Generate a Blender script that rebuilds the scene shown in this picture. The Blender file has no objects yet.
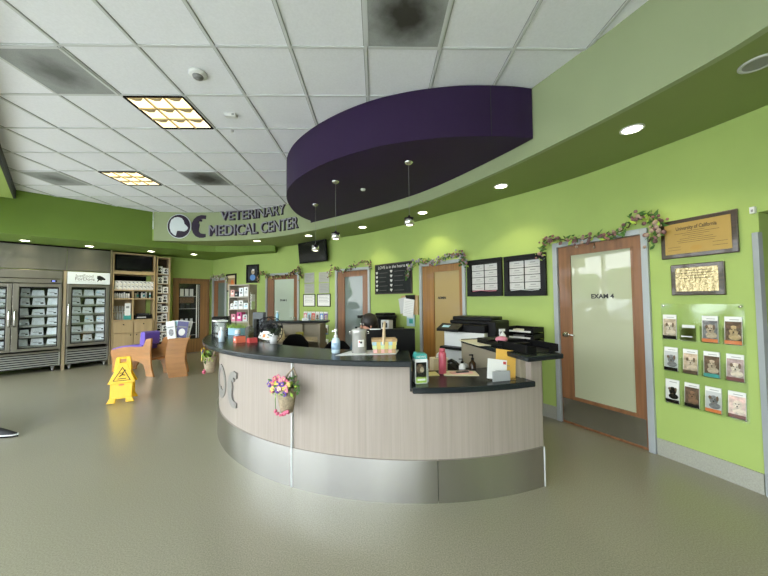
import bpy, bmesh, math, random
from mathutils import Vector, Matrix
random.seed(7)
R = math.radians
sc = bpy.context.scene
COL = sc.collection

# ------------------------------------------------------------------ materials
MATS = {}
def mat(name, rgb, rough=.5, metal=0., spec=.5, coat=0., noise=0., nscale=8., stretch=None, bump=0., emit=None, es=0., alpha=1., trans=0., coatrough=.03, rvar=0.):
    if name in MATS: return MATS[name]
    m = bpy.data.materials.new(name); m.use_nodes = True
    nt = m.node_tree; b = nt.nodes['Principled BSDF']
    b.inputs['Base Color'].default_value = (*rgb, 1)
    b.inputs['Roughness'].default_value = rough
    b.inputs['Metallic'].default_value = metal
    b.inputs['Specular IOR Level'].default_value = spec
    b.inputs['Coat Weight'].default_value = coat
    b.inputs['Coat Roughness'].default_value = coatrough
    b.inputs['Alpha'].default_value = alpha
    b.inputs['Transmission Weight'].default_value = trans
    if emit: b.inputs['Emission Color'].default_value = (*emit, 1); b.inputs['Emission Strength'].default_value = es
    if noise or bump or rvar:
        tc = nt.nodes.new('ShaderNodeTexCoord'); mp = nt.nodes.new('ShaderNodeMapping')
        if stretch: mp.inputs['Scale'].default_value = stretch
        nz = nt.nodes.new('ShaderNodeTexNoise'); nz.inputs['Scale'].default_value = nscale; nz.inputs['Detail'].default_value = 4
        nt.links.new(tc.outputs['Object'], mp.inputs[0]); nt.links.new(mp.outputs[0], nz.inputs['Vector'])
        if noise:
            rp = nt.nodes.new('ShaderNodeValToRGB')
            rp.color_ramp.elements[0].position = .3; rp.color_ramp.elements[1].position = .7
            rp.color_ramp.elements[0].color = (*[max(0, c*(1-noise)) for c in rgb], 1)
            rp.color_ramp.elements[1].color = (*[min(1, c*(1+noise)) for c in rgb], 1)
            nt.links.new(nz.outputs['Fac'], rp.inputs[0]); nt.links.new(rp.outputs[0], b.inputs['Base Color'])
        if bump:
            bp = nt.nodes.new('ShaderNodeBump'); bp.inputs['Strength'].default_value = bump; bp.inputs['Distance'].default_value = .01
            nt.links.new(nz.outputs['Fac'], bp.inputs['Height']); nt.links.new(bp.outputs[0], b.inputs['Normal'])
        if rvar:
            mr = nt.nodes.new('ShaderNodeMapRange'); mr.inputs[3].default_value = rough-rvar; mr.inputs[4].default_value = rough+rvar
            nt.links.new(nz.outputs['Fac'], mr.inputs[0]); nt.links.new(mr.outputs[0], b.inputs['Roughness'])
    MATS[name] = m
    return m

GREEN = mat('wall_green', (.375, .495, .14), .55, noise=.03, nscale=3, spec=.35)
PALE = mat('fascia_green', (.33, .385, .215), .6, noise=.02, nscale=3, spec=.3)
BULKSHADE = mat('bulkhead_shaded_green', (.16, .25, .042), .6, noise=.03, nscale=3, spec=.3)  # shade of a face turned from the windows, put into the green
SOFF = mat('soffit_shaded_green', (.245, .305, .105), .65, noise=.02, nscale=3, spec=.3)  # same green as the walls, darkened to hold the underside's shade
TILE = mat('ceiling_tile', (.83, .845, .885), .9, noise=.03, nscale=60, bump=.05)
GRID = mat('ceiling_grid', (.62, .64, .64), .6)
SEAM = mat('ceiling_seam', (.30, .31, .31), .8)
PURPLE = mat('purple_paint', (.026, .010, .049), .6, noise=.04, nscale=3, spec=.3)
LAM = mat('laminate_wood', (.305, .260, .225), .5, noise=.09, nscale=1.0, stretch=(55, 55, 1.2))
SLATE = mat('slate_top', (.014, .018, .020), .24, noise=.25, nscale=90, spec=.22)
STEEL = mat('brushed_steel', (.50, .49, .47), .23, metal=.95, noise=.10, nscale=1.2, stretch=(3, 3, .6), rvar=.05)
FRSTEEL = mat('fridge_steel', (.20, .19, .155), .42, metal=.85, noise=.06, nscale=2, stretch=(4, 4, .5))
DKSTEEL = mat('grille_steel', (.33, .33, .31), .4, metal=.8)
CHROME = mat('chrome', (.75, .75, .74), .14, metal=1.)
ALU = mat('frame_aluminium', (.38, .41, .43), .45, metal=.15, noise=.03)
BLACK = mat('black_plastic', (.006, .006, .0065), .42, spec=.16)
BLACKM = mat('black_matte', (.005, .005, .0055), .8, spec=.08)
DARK = mat('dark_grey', (.03, .032, .034), .5, spec=.25)
GREY = mat('mid_grey', (.25, .25, .25), .5)
LGREY = mat('light_grey', (.55, .56, .56), .5)
WHITE = mat('white_paper', (.80, .80, .78), .6, noise=.02, nscale=20)
WPLAS = mat('white_plastic', (.75, .76, .75), .35)
DOORW = mat('door_wood', (.225, .10, .042), .45, noise=.22, nscale=1.0, stretch=(26, 26, 1.1), coat=.15)
ADMW = mat('door_wood_amber', (.28, .125, .022), .42, noise=.2, nscale=1.0, stretch=(26, 26, 1.1), coat=.15)
BENCHW = mat('bench_wood', (.40, .185, .06), .4, noise=.16, nscale=1.0, stretch=(3, 3, 16), coat=.2)
MAPLE = mat('maple_board', (.43, .31, .165), .45, noise=.08, nscale=1.0, stretch=(14, 14, 1.2))
DKWOOD = mat('plaque_wood', (.040, .020, .010), .3, noise=.4, nscale=1, stretch=(9, 9, 60), coat=.4)
TAUPE = mat('taupe_board', (.30, .26, .19), .5, noise=.05, nscale=6)
BRASS = mat('brass_plate', (.40, .26, .07), .42, metal=.4, noise=.08, nscale=5)
YELLOW = mat('yellow_plastic', (.90, .55, .01), .4)
INDIGO = mat('purple_vinyl', (.13, .075, .42), .45)
TERR = mat('base_terrazzo', (.36, .36, .31), .6, noise=.12, nscale=110)
EXGLASS = mat('frosted_glass_cream', (.42, .44, .30), .5, coat=1., coatrough=.015, spec=.6)
CGLASS = mat('frosted_glass_green', (.085, .125, .105), .4, coat=.7, coatrough=.015, spec=.8)
DGLASS = mat('frosted_glass_pale', (.40, .49, .40), .45, coat=1., coatrough=.015, spec=.8)
AGLASS = mat('backlit_glass', (.33, .235, .085), .5, coat=.2, coatrough=.1, emit=(.75, .48, .13), es=.05)  # warm light of the room behind put into pane colour and glow
DKGLASS = mat('dark_glass', (.016, .018, .019), .08, spec=.7)
SCREEN = mat('screen_black', (.004, .004, .005), .16, spec=.4)
BOARD = mat('chalkboard', (.018, .021, .022), .6, noise=.25, nscale=9, spec=.15)
CHALK = mat('chalk', (.62, .62, .62), .8)
RED = mat('red', (.55, .06, .06), .5); PINK = mat('pink', (.60, .20, .27), .5); ROSE = mat('rose_metal', (.50, .09, .13), .35)
ORANGE = mat('orange', (.70, .20, .05), .5); TEAL = mat('teal', (.05, .33, .30), .5); BLUE = mat('blue', (.10, .25, .60), .45)
SKYB = mat('sky_blue', (.35, .62, .78), .5); LIME = mat('lime_leaf', (.33, .50, .06), .6); LEAF = mat('leaf', (.07, .17, .035), .6)
VIOLET = mat('violet', (.13, .06, .30), .6); CREAM = mat('cream', (.76, .66, .45), .6); TAN = mat('tan', (.45, .30, .15), .6)
WICK = mat('woven_wood', (.48, .31, .15), .6, noise=.2, nscale=40); BURLAP = mat('burlap', (.30, .24, .16), .9, noise=.3, nscale=60)
SKIN = mat('skin', (.52, .26, .18), .5, noise=.04); HAIR = mat('hair', (.012, .009, .008), .5)
PGREEN = mat('pastel_green', (.55, .66, .34), .6); PBLUE = mat('pastel_blue', (.40, .58, .66), .6); PYEL = mat('pastel_yellow', (.66, .52, .16), .6); PPINK = mat('pastel_pink', (.75, .42, .38), .6)
GOLDY = mat('manila', (.78, .46, .09), .6); DOG1 = mat('fur_cream', (.50, .40, .29), .8, noise=.35, nscale=45); DOG2 = mat('fur_brown', (.12, .075, .045), .8, noise=.5, nscale=45); DOG3 = mat('fur_grey', (.20, .20, .21), .8, noise=.5, nscale=45)
LETT = mat('letter_grey', (.30, .30, .33), .5); LETP = mat('letter_purple', (.020, .008, .030), .5); OCG = mat('emblem_grey', (.23, .22, .205), .5, metal=.2)
SIGNW = mat('sign_white', (.72, .78, .80), .4)
TROF = mat('troffer_lamp', (.9, .85, .7), .5, emit=(1., .80, .46), es=1.3)
BULB = mat('lamp_disc', (.9, .9, .8), .5, emit=(1., .93, .72), es=14.)
COOL = mat('fridge_fill_lamp', (.9, .95, 1), .5, emit=(.85, .93, 1.), es=5.0)  # fill light added inside the fridges to brighten the food packs
LED = mat('display_led', (.1, .1, .4), .5, emit=(.25, .3, 1.), es=1.5)
SHADEFUR = mat('grey_fabric', (.20, .20, .21), .9, noise=.1, nscale=40)
PANTS = mat('navy_trousers', (.02, .022, .035), .8); SHIRT = mat('teal_scrubs', (.04, .10, .13), .8)

def clear(name, rgb, alpha, rough=.05):
    m = bpy.data.materials.new(name); m.use_nodes = True; nt = m.node_tree; nt.nodes.clear()
    o = nt.nodes.new('ShaderNodeOutputMaterial'); t = nt.nodes.new('ShaderNodeBsdfTransparent'); g = nt.nodes.new('ShaderNodeBsdfGlossy')
    t.inputs[0].default_value = (*rgb, 1); g.inputs[1].default_value = rough
    ge = nt.nodes.new('ShaderNodeNewGeometry'); dt = nt.nodes.new('ShaderNodeVectorMath'); dt.operation = 'DOT_PRODUCT'
    nt.links.new(ge.outputs['Normal'], dt.inputs[0]); nt.links.new(ge.outputs['Incoming'], dt.inputs[1])
    def mth(op, a, b_): 
        n = nt.nodes.new('ShaderNodeMath'); n.operation = op
        for i, q in enumerate((a, b_)):
            if isinstance(q, (int, float)): n.inputs[i].default_value = q
            elif q is not None: nt.links.new(q, n.inputs[i])
        return n.outputs[0]
    f = nt.nodes.new('ShaderNodeMath'); f.operation = 'MULTIPLY_ADD'; f.inputs[1].default_value = .96; f.inputs[2].default_value = .04      # Schlick reflectance, the same from both sides of the pane
    nt.links.new(mth('POWER', mth('SUBTRACT', 1., mth('ABSOLUTE', dt.outputs['Value'], None)), 5.), f.inputs[0])
    ad = nt.nodes.new('ShaderNodeMath'); ad.operation = 'ADD'; ad.use_clamp = True; ad.inputs[1].default_value = alpha
    mx = nt.nodes.new('ShaderNodeMixShader')
    nt.links.new(f.outputs[0], ad.inputs[0]); nt.links.new(ad.outputs[0], mx.inputs[0]); nt.links.new(t.outputs[0], mx.inputs[1]); nt.links.new(g.outputs[0], mx.inputs[2]); nt.links.new(mx.outputs[0], o.inputs[0])
    return m
ACRYL = clear('clear_acrylic', (.985, .995, .985), .01)
CASEGL = clear('case_glass', (.95, .97, .97), .0)
WINGL = clear('window_glass', (.97, .98, .97), .0)

def floor_mat():
    m = bpy.data.materials.new('floor_vinyl'); m.use_nodes = True; nt = m.node_tree; b = nt.nodes['Principled BSDF']
    tc = nt.nodes.new('ShaderNodeTexCoord')
    n1 = nt.nodes.new('ShaderNodeTexNoise'); n1.inputs['Scale'].default_value = 130; n1.inputs['Detail'].default_value = 3
    n2 = nt.nodes.new('ShaderNodeTexNoise'); n2.inputs['Scale'].default_value = .9; n2.inputs['Detail'].default_value = 4
    for n in (n1, n2): nt.links.new(tc.outputs['Object'], n.inputs['Vector'])
    r1 = nt.nodes.new('ShaderNodeValToRGB'); r1.color_ramp.elements[0].position = .32; r1.color_ramp.elements[1].position = .68
    r1.color_ramp.elements[0].color = (.188, .172, .118, 1); r1.color_ramp.elements[1].color = (.33, .31, .232, 1)
    r2 = nt.nodes.new('ShaderNodeValToRGB'); r2.color_ramp.elements[0].color = (.9, .9, .9, 1); r2.color_ramp.elements[1].color = (1.05, 1.05, 1.05, 1)
    mx = nt.nodes.new('ShaderNodeMixRGB'); mx.blend_type = 'MULTIPLY'; mx.inputs[0].default_value = 1
    nt.links.new(n1.outputs['Fac'], r1.inputs[0]); nt.links.new(n2.outputs['Fac'], r2.inputs[0])
    nt.links.new(r1.outputs[0], mx.inputs[1]); nt.links.new(r2.outputs[0], mx.inputs[2]); nt.links.new(mx.outputs[0], b.inputs['Base Color'])
    mr = nt.nodes.new('ShaderNodeMapRange'); mr.inputs[3].default_value = .24; mr.inputs[4].default_value = .42
    nt.links.new(n2.outputs['Fac'], mr.inputs[0]); nt.links.new(mr.outputs[0], b.inputs['Roughness'])
    b.inputs['Specular IOR Level'].default_value = .5; b.inputs['Coat Weight'].default_value = .7; b.inputs['Coat Roughness'].default_value = .28
    bp = nt.nodes.new('ShaderNodeBump'); bp.inputs['Strength'].default_value = .08; bp.inputs['Distance'].default_value = .004
    nt.links.new(n1.outputs['Fac'], bp.inputs['Height']); nt.links.new(bp.outputs[0], b.inputs['Normal'])
    return m
FLOOR = floor_mat()

def dirty_mat(name, spread, ring):
    # perforated return-air panel with a dust stain of its own shape at the middle
    m = bpy.data.materials.new(name); m.use_nodes = True; nt = m.node_tree; b = nt.nodes['Principled BSDF']; b.inputs['Roughness'].default_value = .8
    tc = nt.nodes.new('ShaderNodeTexCoord')
    ln = nt.nodes.new('ShaderNodeVectorMath'); ln.operation = 'LENGTH'; nt.links.new(tc.outputs['Object'], ln.inputs[0])
    nz = nt.nodes.new('ShaderNodeTexNoise'); nz.inputs['Scale'].default_value = 9; nt.links.new(tc.outputs['Object'], nz.inputs['Vector'])
    ad = nt.nodes.new('ShaderNodeMath'); ad.operation = 'MULTIPLY_ADD'; ad.inputs[1].default_value = .16; nt.links.new(nz.outputs['Fac'], ad.inputs[0]); nt.links.new(ln.outputs['Value'], ad.inputs[2])
    rp = nt.nodes.new('ShaderNodeValToRGB'); nt.links.new(ad.outputs[0], rp.inputs[0])
    e = rp.color_ramp.elements
    e[0].position = spread*.55; e[0].color = (*ring, 1); e[1].position = spread*1.25; e[1].color = (.34, .355, .35, 1)
    vo = nt.nodes.new('ShaderNodeTexVoronoi'); vo.inputs['Scale'].default_value = 90; nt.links.new(tc.outputs['Object'], vo.inputs['Vector'])
    r3 = nt.nodes.new('ShaderNodeValToRGB'); r3.color_ramp.elements[0].color = (.55, .55, .55, 1); r3.color_ramp.elements[1].position = .35; nt.links.new(vo.outputs['Distance'], r3.inputs[0])
    mx = nt.nodes.new('ShaderNodeMixRGB'); mx.blend_type = 'MULTIPLY'; mx.inputs[0].default_value = .6
    nt.links.new(rp.outputs[0], mx.inputs[1]); nt.links.new(r3.outputs[0], mx.inputs[2]); nt.links.new(mx.outputs[0], b.inputs['Base Color'])
    return m

# ------------------------------------------------------------------ mesh builder
class MB:
    def __init__(s, m=None): s.v = []; s.f = []; s.mi = []; s.mats = []; s.sm = []; s.cur = 0; s.smooth = False; s.M = None
    def use(s, m, smooth=False):
        if m not in s.mats: s.mats.append(m)
        s.cur = s.mats.index(m); s.smooth = smooth; return s
    def add(s, vs, fs):
        n = len(s.v)
        s.v += [tuple(s.M @ Vector(p)) if s.M else tuple(p) for p in vs]
        for f in fs: s.f.append([n+i for i in f]); s.mi.append(s.cur); s.sm.append(s.smooth)
        return s
    def box(s, x0, x1, y0, y1, z0, z1):
        return s.add([(x0,y0,z0),(x1,y0,z0),(x1,y1,z0),(x0,y1,z0),(x0,y0,z1),(x1,y0,z1),(x1,y1,z1),(x0,y1,z1)],
                     [(3,2,1,0),(4,5,6,7),(0,1,5,4),(1,2,6,5),(2,3,7,6),(3,0,4,7)])
    def cyl(s, p0, p1, r0, r1=None, n=16, caps=True):
        r1 = r0 if r1 is None else r1; p0 = Vector(p0); p1 = Vector(p1); d = (p1-p0).normalized()
        a = d.orthogonal().normalized(); b = d.cross(a); vs = []
        for p, r in ((p0, r0), (p1, r1)):
            for i in range(n): t = 2*math.pi*i/n; vs.append(p+a*(r*math.cos(t))+b*(r*math.sin(t)))
        fs = [(i, (i+1) % n, n+(i+1) % n, n+i) for i in range(n)]
        if caps: fs += [tuple(reversed(range(n))), tuple(range(n, 2*n))]
        return s.add(vs, fs)
    def tube(s, pts, r, n=8):
        pts = [Vector(p) for p in pts]; vs = []; a = None
        for i, p in enumerate(pts):
            d = (pts[min(i+1, len(pts)-1)]-pts[max(i-1, 0)]).normalized()
            if a is None: a = d.orthogonal().normalized()
            a = (a-d*a.dot(d)).normalized(); b = d.cross(a); rr = r[i] if isinstance(r, (list, tuple)) else r
            for k in range(n): t = 2*math.pi*k/n; vs.append(p+a*(rr*math.cos(t))+b*(rr*math.sin(t)))
        fs = [(i*n+k, i*n+(k+1) % n, (i+1)*n+(k+1) % n, (i+1)*n+k) for i in range(len(pts)-1) for k in range(n)]
        fs += [tuple(reversed(range(n))), tuple(range((len(pts)-1)*n, len(pts)*n))]
        return s.add(vs, fs)
    def lathe(s, prof, cx=0, cy=0, n=24):
        vs = []; 
        for r, z in prof:
            for k in range(n): t = 2*math.pi*k/n; vs.append((cx+r*math.cos(t), cy+r*math.sin(t), z))
        fs = [(i*n+k, i*n+(k+1) % n, (i+1)*n+(k+1) % n, (i+1)*n+k) for i in range(len(prof)-1) for k in range(n)]
        fs += [tuple(reversed(range(n))), tuple(range((len(prof)-1)*n, len(prof)*n))]
        return s.add(vs, fs)
    def prism(s, poly, z0, z1, axis='z'):
        # poly in (a,b); extruded along axis.  'y': a->x, b->z
        n = len(poly); w = {'z': lambda a, b, t: (a, b, t), 'y': lambda a, b, t: (a, t, b), 'x': lambda a, b, t: (t, a, b)}[axis]
        vs = [w(a, b, z0) for a, b in poly]+[w(a, b, z1) for a, b in poly]
        return s.add(vs, [tuple(range(n)), tuple(range(n, 2*n))]+[(i, (i+1) % n, n+(i+1) % n, n+i) for i in range(n)])
    def sphere(s, c, r, sx=1, sy=1, sz=1, n=14, m=9):
        vs = []
        for i in range(m+1):
            ph = math.pi*i/m
            for k in range(n): t = 2*math.pi*k/n; vs.append((c[0]+r*sx*math.sin(ph)*math.cos(t), c[1]+r*sy*math.sin(ph)*math.sin(t), c[2]+r*sz*math.cos(ph)))
        return s.add(vs, [(i*n+k, (i+1)*n+k, (i+1)*n+(k+1) % n, i*n+(k+1) % n) for i in range(m) for k in range(n)])
    def disc(s, cx, cz, rx, rz, y, n=18, t=.0012):
        return s.prism([(cx+rx*math.cos(2*math.pi*k/n), cz+rz*math.sin(2*math.pi*k/n)) for k in range(n)], y, y-t, 'y')
    def quad(s, a, b, c, d): return s.add([a, b, c, d], [(0, 1, 2, 3)])
    def sector(s, cx, cy, r0, r1, a0, a1, z0, z1, n=48):
        vs = []
        for i in range(n+1):
            t = R(a0+(a1-a0)*i/n); c, sn = math.cos(t), math.sin(t)
            vs += [(cx+r0*c, cy+r0*sn, z0), (cx+r1*c, cy+r1*sn, z0), (cx+r1*c, cy+r1*sn, z1), (cx+r0*c, cy+r0*sn, z1)]
        fs = [(0, 1, 2, 3), (4*n+3, 4*n+2, 4*n+1, 4*n)]
        for i in range(n):
            a, b = 4*i, 4*i+4
            fs += [(a+1, b+1, b+2, a+2), (a+2, b+2, b+3, a+3), (a+3, b+3, b, a), (a, b, b+1, a+1)]
        return s.add(vs, fs)
    def text(s, t, size, x, y, z, width=None, depth=.001, bold=0., fn=None):
        cu = bpy.data.curves.new('t', 'FONT'); cu.body = t; cu.size = size; cu.align_x = 'CENTER'; cu.align_y = 'CENTER'; cu.extrude = depth; cu.offset = bold; cu.resolution_u = 3
        o = bpy.data.objects.new('t', cu); COL.objects.link(o); dg = bpy.context.evaluated_depsgraph_get(); dg.update()
        me = bpy.data.meshes.new_from_object(o.evaluated_get(dg))
        k = 1.
        if width and me.vertices:
            w = max(v.co.x for v in me.vertices)-min(v.co.x for v in me.vertices); k = width/max(w, 1e-6)
        vs = [(x+v.co.x*k, y-v.co.z, z+v.co.y) for v in me.vertices]
        if fn: vs = [fn(*p) for p in vs]
        s.add(vs, [tuple(p.vertices) for p in me.polygons])
        bpy.data.objects.remove(o); bpy.data.curves.remove(cu); bpy.data.meshes.remove(me)
        return s
    def build(s, name, parent=None, m=None, bevel=0., loc=None, rotz=None, auto=False):
        me = bpy.data.meshes.new(name); me.from_pydata(s.v, [], s.f)
        mats = s.mats or [m]
        for x in mats: me.materials.append(x)
        for p, i, q in zip(me.polygons, s.mi, s.sm): p.material_index = i if s.mats else 0; p.use_smooth = q
        bm = bmesh.new(); bm.from_mesh(me); bmesh.ops.recalc_face_normals(bm, faces=bm.faces); bm.to_mesh(me); bm.free()
        me.update()
        o = bpy.data.objects.new(name, me); COL.objects.link(o)
        if parent: o.parent = parent
        if loc: o.location = loc
        if rotz is not None: o.rotation_euler = (0, 0, rotz)
        if bevel:
            b = o.modifiers.new('bevel', 'BEVEL'); b.width = bevel; b.segments = 2; b.limit_method = 'ANGLE'; b.angle_limit = R(40)
        return o

def tag(o, label, cat, group=None):
    o['label'] = label; o['category'] = cat
    if group: o['group'] = group
    return o
def thing(name, label, cat, loc=(0, 0, 0), rotz=0., group=None):
    o = bpy.data.objects.new(name, None); COL.objects.link(o); o.location = loc; o.rotation_euler = (0, 0, rotz); o.empty_display_size = .05
    return tag(o, label, cat, group)
def struct(o): o['kind'] = 'structure'; return o
def sempty(name, loc=(0, 0, 0), rotz=0.):
    o = bpy.data.objects.new(name, None); COL.objects.link(o); o.location = loc; o.rotation_euler = (0, 0, rotz); o['kind'] = 'structure'; return o
def dup(root, loc, rotz=None, label=None, group=None):
    r = root.copy(); COL.objects.link(r); r.location = loc
    if rotz is not None: r.rotation_euler = (0, 0, rotz)
    if label: r['label'] = label
    if group: r['group'] = group
    for ch in list(root.children):
        c = ch.copy(); COL.objects.link(c); c.parent = r
        for g in list(ch.children):
            d = g.copy(); COL.objects.link(d); d.parent = c
    return r
def relabel(o, label): o['label'] = label; return o

# ------------------------------------------------------------------ plan curves (metres, floor at z = 0)
def catmull(P, n=12):
    P = [Vector(p) for p in P]; P = [2*P[0]-P[1]]+P+[2*P[-1]-P[-2]]; o = []
    for i in range(1, len(P)-2):
        a, b, c, d = P[i-1:i+3]
        for k in range(n):
            t = k/n; o.append(.5*((2*b)+(c-a)*t+(2*a-5*b+4*c-d)*t*t+(3*b-a-3*c+d)*t**3))
    o.append(P[-2]); return o
class Curve:
    def __init__(s, P):
        s.p = catmull(P); s.s = [0.]
        for a, b in zip(s.p, s.p[1:]): s.s.append(s.s[-1]+(b-a).length)
    def at(s, t):
        t = min(max(t, 0), s.s[-1]-1e-6); i = max(k for k in range(len(s.s)-1) if s.s[k] <= t)
        u = (t-s.s[i])/(s.s[i+1]-s.s[i]); return s.p[i].lerp(s.p[i+1], u)
    def nrm(s, t):     # into the wall, away from the room
        d = (s.at(t+.05)-s.at(t-.05)).normalized(); x = -d; return Vector((-x.y, x.x))
    def frame(s, s0, s1):   # chord frame: origin at middle, +x to the right seen from the room, +y into the wall
        a, b = s.at(max(s0, s1)), s.at(min(s0, s1)); x = (b-a); return (a+b)/2, math.atan2(x.y, x.x), x.length
WALL = Curve([(2.95,-2.2),(3.05,-1),(3.1,.2),(3.03,1.4),(2.86,2.2),(2.63,2.86),(2.25,3.66),(1.52,4.62),(.15,6.2),(-.76,6.95),(-2.24,8.02),(-3.6,8.6)])
EDGE = Curve([(2.05,-2.6),(2.06,.6),(2.03,1.5),(1.93,1.95),(1.7,2.57),(1.33,3.38),(.78,4.32),(.2,4.98),(-.65,5.73),(-1.72,6.55),(-2.5,6.97),(-3.2,7.18),(-4.2,7.27),(-5.05,7.2)])
CZ, SZ, LZ, PZ = 3.507, 2.85, 2.70, 3.0

def wall_strip(mb, cur, s0, s1, z0, z1, y0, y1, step=.12):
    n = max(1, int(abs(s1-s0)/step)); vs = []
    for i in range(n+1):
        s = s0+(s1-s0)*i/n; p = cur.at(s); k = cur.nrm(s)
        a = p+k*y0; b = p+k*y1
        vs += [(a.x, a.y, z0), (b.x, b.y, z0), (b.x, b.y, z1), (a.x, a.y, z1)]
    fs = [(0, 1, 2, 3), (4*n+3, 4*n+2, 4*n+1, 4*n)]
    for i in range(n):
        a, b = 4*i, 4*i+4
        fs += [(a+1, b+1, b+2, a+2), (a+2, b+2, b+3, a+3), (a+3, b+3, b, a), (a, b, b+1, a+1)]
    mb.add(vs, fs)

# ------------------------------------------------------------------ floor, ceiling, walls
b = MB(); b.prism([(-11,7),(-11,11),(-4,12.5),(0,10),(4,6),(4,-7),(2.5,-7)], -.1, 0); struct(b.build('floor', m=FLOOR))
b = MB(); b.prism([(-11,7),(-11,11),(-4,12.5),(0,10),(4,6),(4,-7),(2.5,-7)], CZ, CZ+.1); struct(b.build('ceiling', m=TILE))
T = .6096; OX, OY = -4.1272*T, 4.0747*T
b = MB()
for i in range(-9, 12):
    x = OX+i*T
    b.use(GRID).box(x-.011, x+.011, -6, 9, CZ-.010, CZ-.001); b.use(SEAM).box(x-.0165, x-.0112, -6, 9, CZ-.004, CZ); b.box(x+.0112, x+.0165, -6, 9, CZ-.004, CZ)
for j in range(-14, 10):
    y = OY+j*T
    b.use(GRID).box(-9.5, 3.4, y-.011, y+.011, CZ-.0095, CZ-.001); b.use(SEAM).box(-9.5, 3.4, y+.0112, y+.0155, CZ-.004, CZ)
struct(b.build('ceiling_grid'))

# doors on the curved wall: (s left, s right, top)
DOORS = [(6.165, 5.205, 2.12), (8.395, 7.455, 2.085), (10.69, 9.70, 2.145), (13.06, 11.925, 2.165)]
b = MB()
cuts = sorted([(d[1]+.03, d[0]-.03, d[2]-.03) for d in DOORS]+[(2.9, 4.49, 2.08)])
s = 0.
for a, c, z in cuts:
    wall_strip(b, WALL, s, a, 0, 2.95, 0, .16); wall_strip(b, WALL, a, c, z, 2.95, 0, .16); s = c
wall_strip(b, WALL, s, WALL.s[-1], 0, 2.95, 0, .16)
struct(b.build('wall_right', m=GREEN))
b = MB(); b.box(2.93, 3.1, -6.2, -2.15, 0, 3.5); struct(b.build('wall_side', m=GREEN))
b = MB(); s = 4.53
for d in sorted(DOORS, key=lambda d: d[1]): wall_strip(b, WALL, s, d[1]-.005, 0, .15, -.014, 0); s = d[0]+.005
wall_strip(b, WALL, s, WALL.s[-1], 0, .15, -.014, 0)
struct(b.build('baseboard_right', m=TERR))
# behind the desk: return wall with its own doorway, and the back wall
Q = Vector((-3.6, 8.6)); C0 = Vector((-4.93, 9.57)); C1 = Vector((-6.05, 8.40))
def slab(mb, a, c, z0, z1, t=.15):
    d = (c-a).normalized(); n = Vector((-d.y, d.x))*t
    mb.add([(a.x,a.y,z0),(c.x,c.y,z0),(c.x+n.x,c.y+n.y,z0),(a.x+n.x,a.y+n.y,z0),(a.x,a.y,z1),(c.x,c.y,z1),(c.x+n.x,c.y+n.y,z1),(a.x+n.x,a.y+n.y,z1)],
           [(3,2,1,0),(4,5,6,7),(0,1,5,4),(1,2,6,5),(2,3,7,6),(3,0,4,7)])
b = MB(); slab(b, C0, Q, 0, 2.95); struct(b.build('wall_return', m=GREEN))
b = MB(); slab(b, C1, C0, 0, 2.95); struct(b.build('wall_back', m=GREEN))
b = MB(); slab(b, C1, C0, 0, .15, -.014); struct(b.build('baseboard_back', m=TERR))
b = MB(); slab(b, C0, Q, 0, .15, -.014); struct(b.build('baseboard_return', m=TERR))
r2 = math.sqrt(2)
def LW(u, w, c=13.9): return Vector(((u*r2-(c+w*r2))/2, (u*r2+(c+w*r2))/2))      # fridge wall frame -> plan
A45 = R(45)
b = MB(); slab(b, LW(-2.6, .92), LW(2.2, .92), 0, 3.5); slab(b, LW(2.17, .40), LW(2.17, .95), 0, 2.95, .06); struct(b.build('wall_left', m=GREEN))

# curved soffit with pale fascia
b = MB(); N = 90; vs = []
for i in range(N+1):
    p = EDGE.at(EDGE.s[-1]*i/N)+EDGE.nrm(EDGE.s[-1]*i/N)*.02; vs.append((p.x, p.y))
wl = [WALL.at(WALL.s[-1]*i/70) for i in range(70, -1, -1)]
poly = vs+[(-5.05, 7.3), (-4.6, 8.2), (-3.8, 8.7)]+[(p.x+.06, p.y+.04) for p in wl]
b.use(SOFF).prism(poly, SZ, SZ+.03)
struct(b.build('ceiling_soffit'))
b = MB(); wall_strip(b, EDGE, 0, EDGE.s[-1], SZ-.002, CZ, 0, .05, .06); struct(b.build('trim_1', m=PALE))     # pale fascia
# lower bulkhead over the fridges, its face running on beneath the sign
face = [LW(u, 0, 12.3) for u in (-3.2, 0, 1.5, 2.2)]+[Vector((-4.05, 7.96)), Vector((-3.3, 7.95)), Vector((-2.55, 7.90))]
b = MB(); b.use(BULKSHADE)
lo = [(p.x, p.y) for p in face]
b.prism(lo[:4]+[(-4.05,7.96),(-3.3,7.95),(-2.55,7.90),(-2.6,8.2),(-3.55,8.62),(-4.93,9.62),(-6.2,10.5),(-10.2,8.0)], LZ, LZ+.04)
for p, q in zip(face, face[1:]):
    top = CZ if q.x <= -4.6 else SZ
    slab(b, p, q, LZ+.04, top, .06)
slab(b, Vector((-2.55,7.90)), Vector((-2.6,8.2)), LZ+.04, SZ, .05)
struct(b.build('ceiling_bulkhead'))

# window wall: runs along x + y = -2.2, the camera stands just inside it
WO = (-1.1, -1.1, 0); WR = R(-45)
b = MB(); b.use(GREEN).box(-11.2, 6, -.18, 0, 0, .12); b.box(-11.2, 6, -.18, 0, 2.9, 3.6); b.box(2.5, 6, -.18, 0, .12, .35); b.box(-11.2, -10.7, -.18, 0, .35, 3.0); b.box(2.5, 6, -.18, 0, .35, 3.0)
struct(b.build('wall_front', loc=WO, rotz=WR))
b = MB(); b.use(GREEN).box(-11, 6, 0, 1.0, 3.34, CZ-.002); b.use(DARK).box(-11, 6, 1.0, 1.03, 3.345, CZ-.002)  # dark grey on the drop face paints the shade it lies in
struct(b.build('ceiling_header', loc=WO, rotz=WR))
w = sempty('window_1', WO, WR)
b = MB(); b.use(WPLAS)
for k in range(13):
    x = -10.7+k*1.1; b.box(x-.045, x+.045, -.12, -.04, .12, 2.9)
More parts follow.
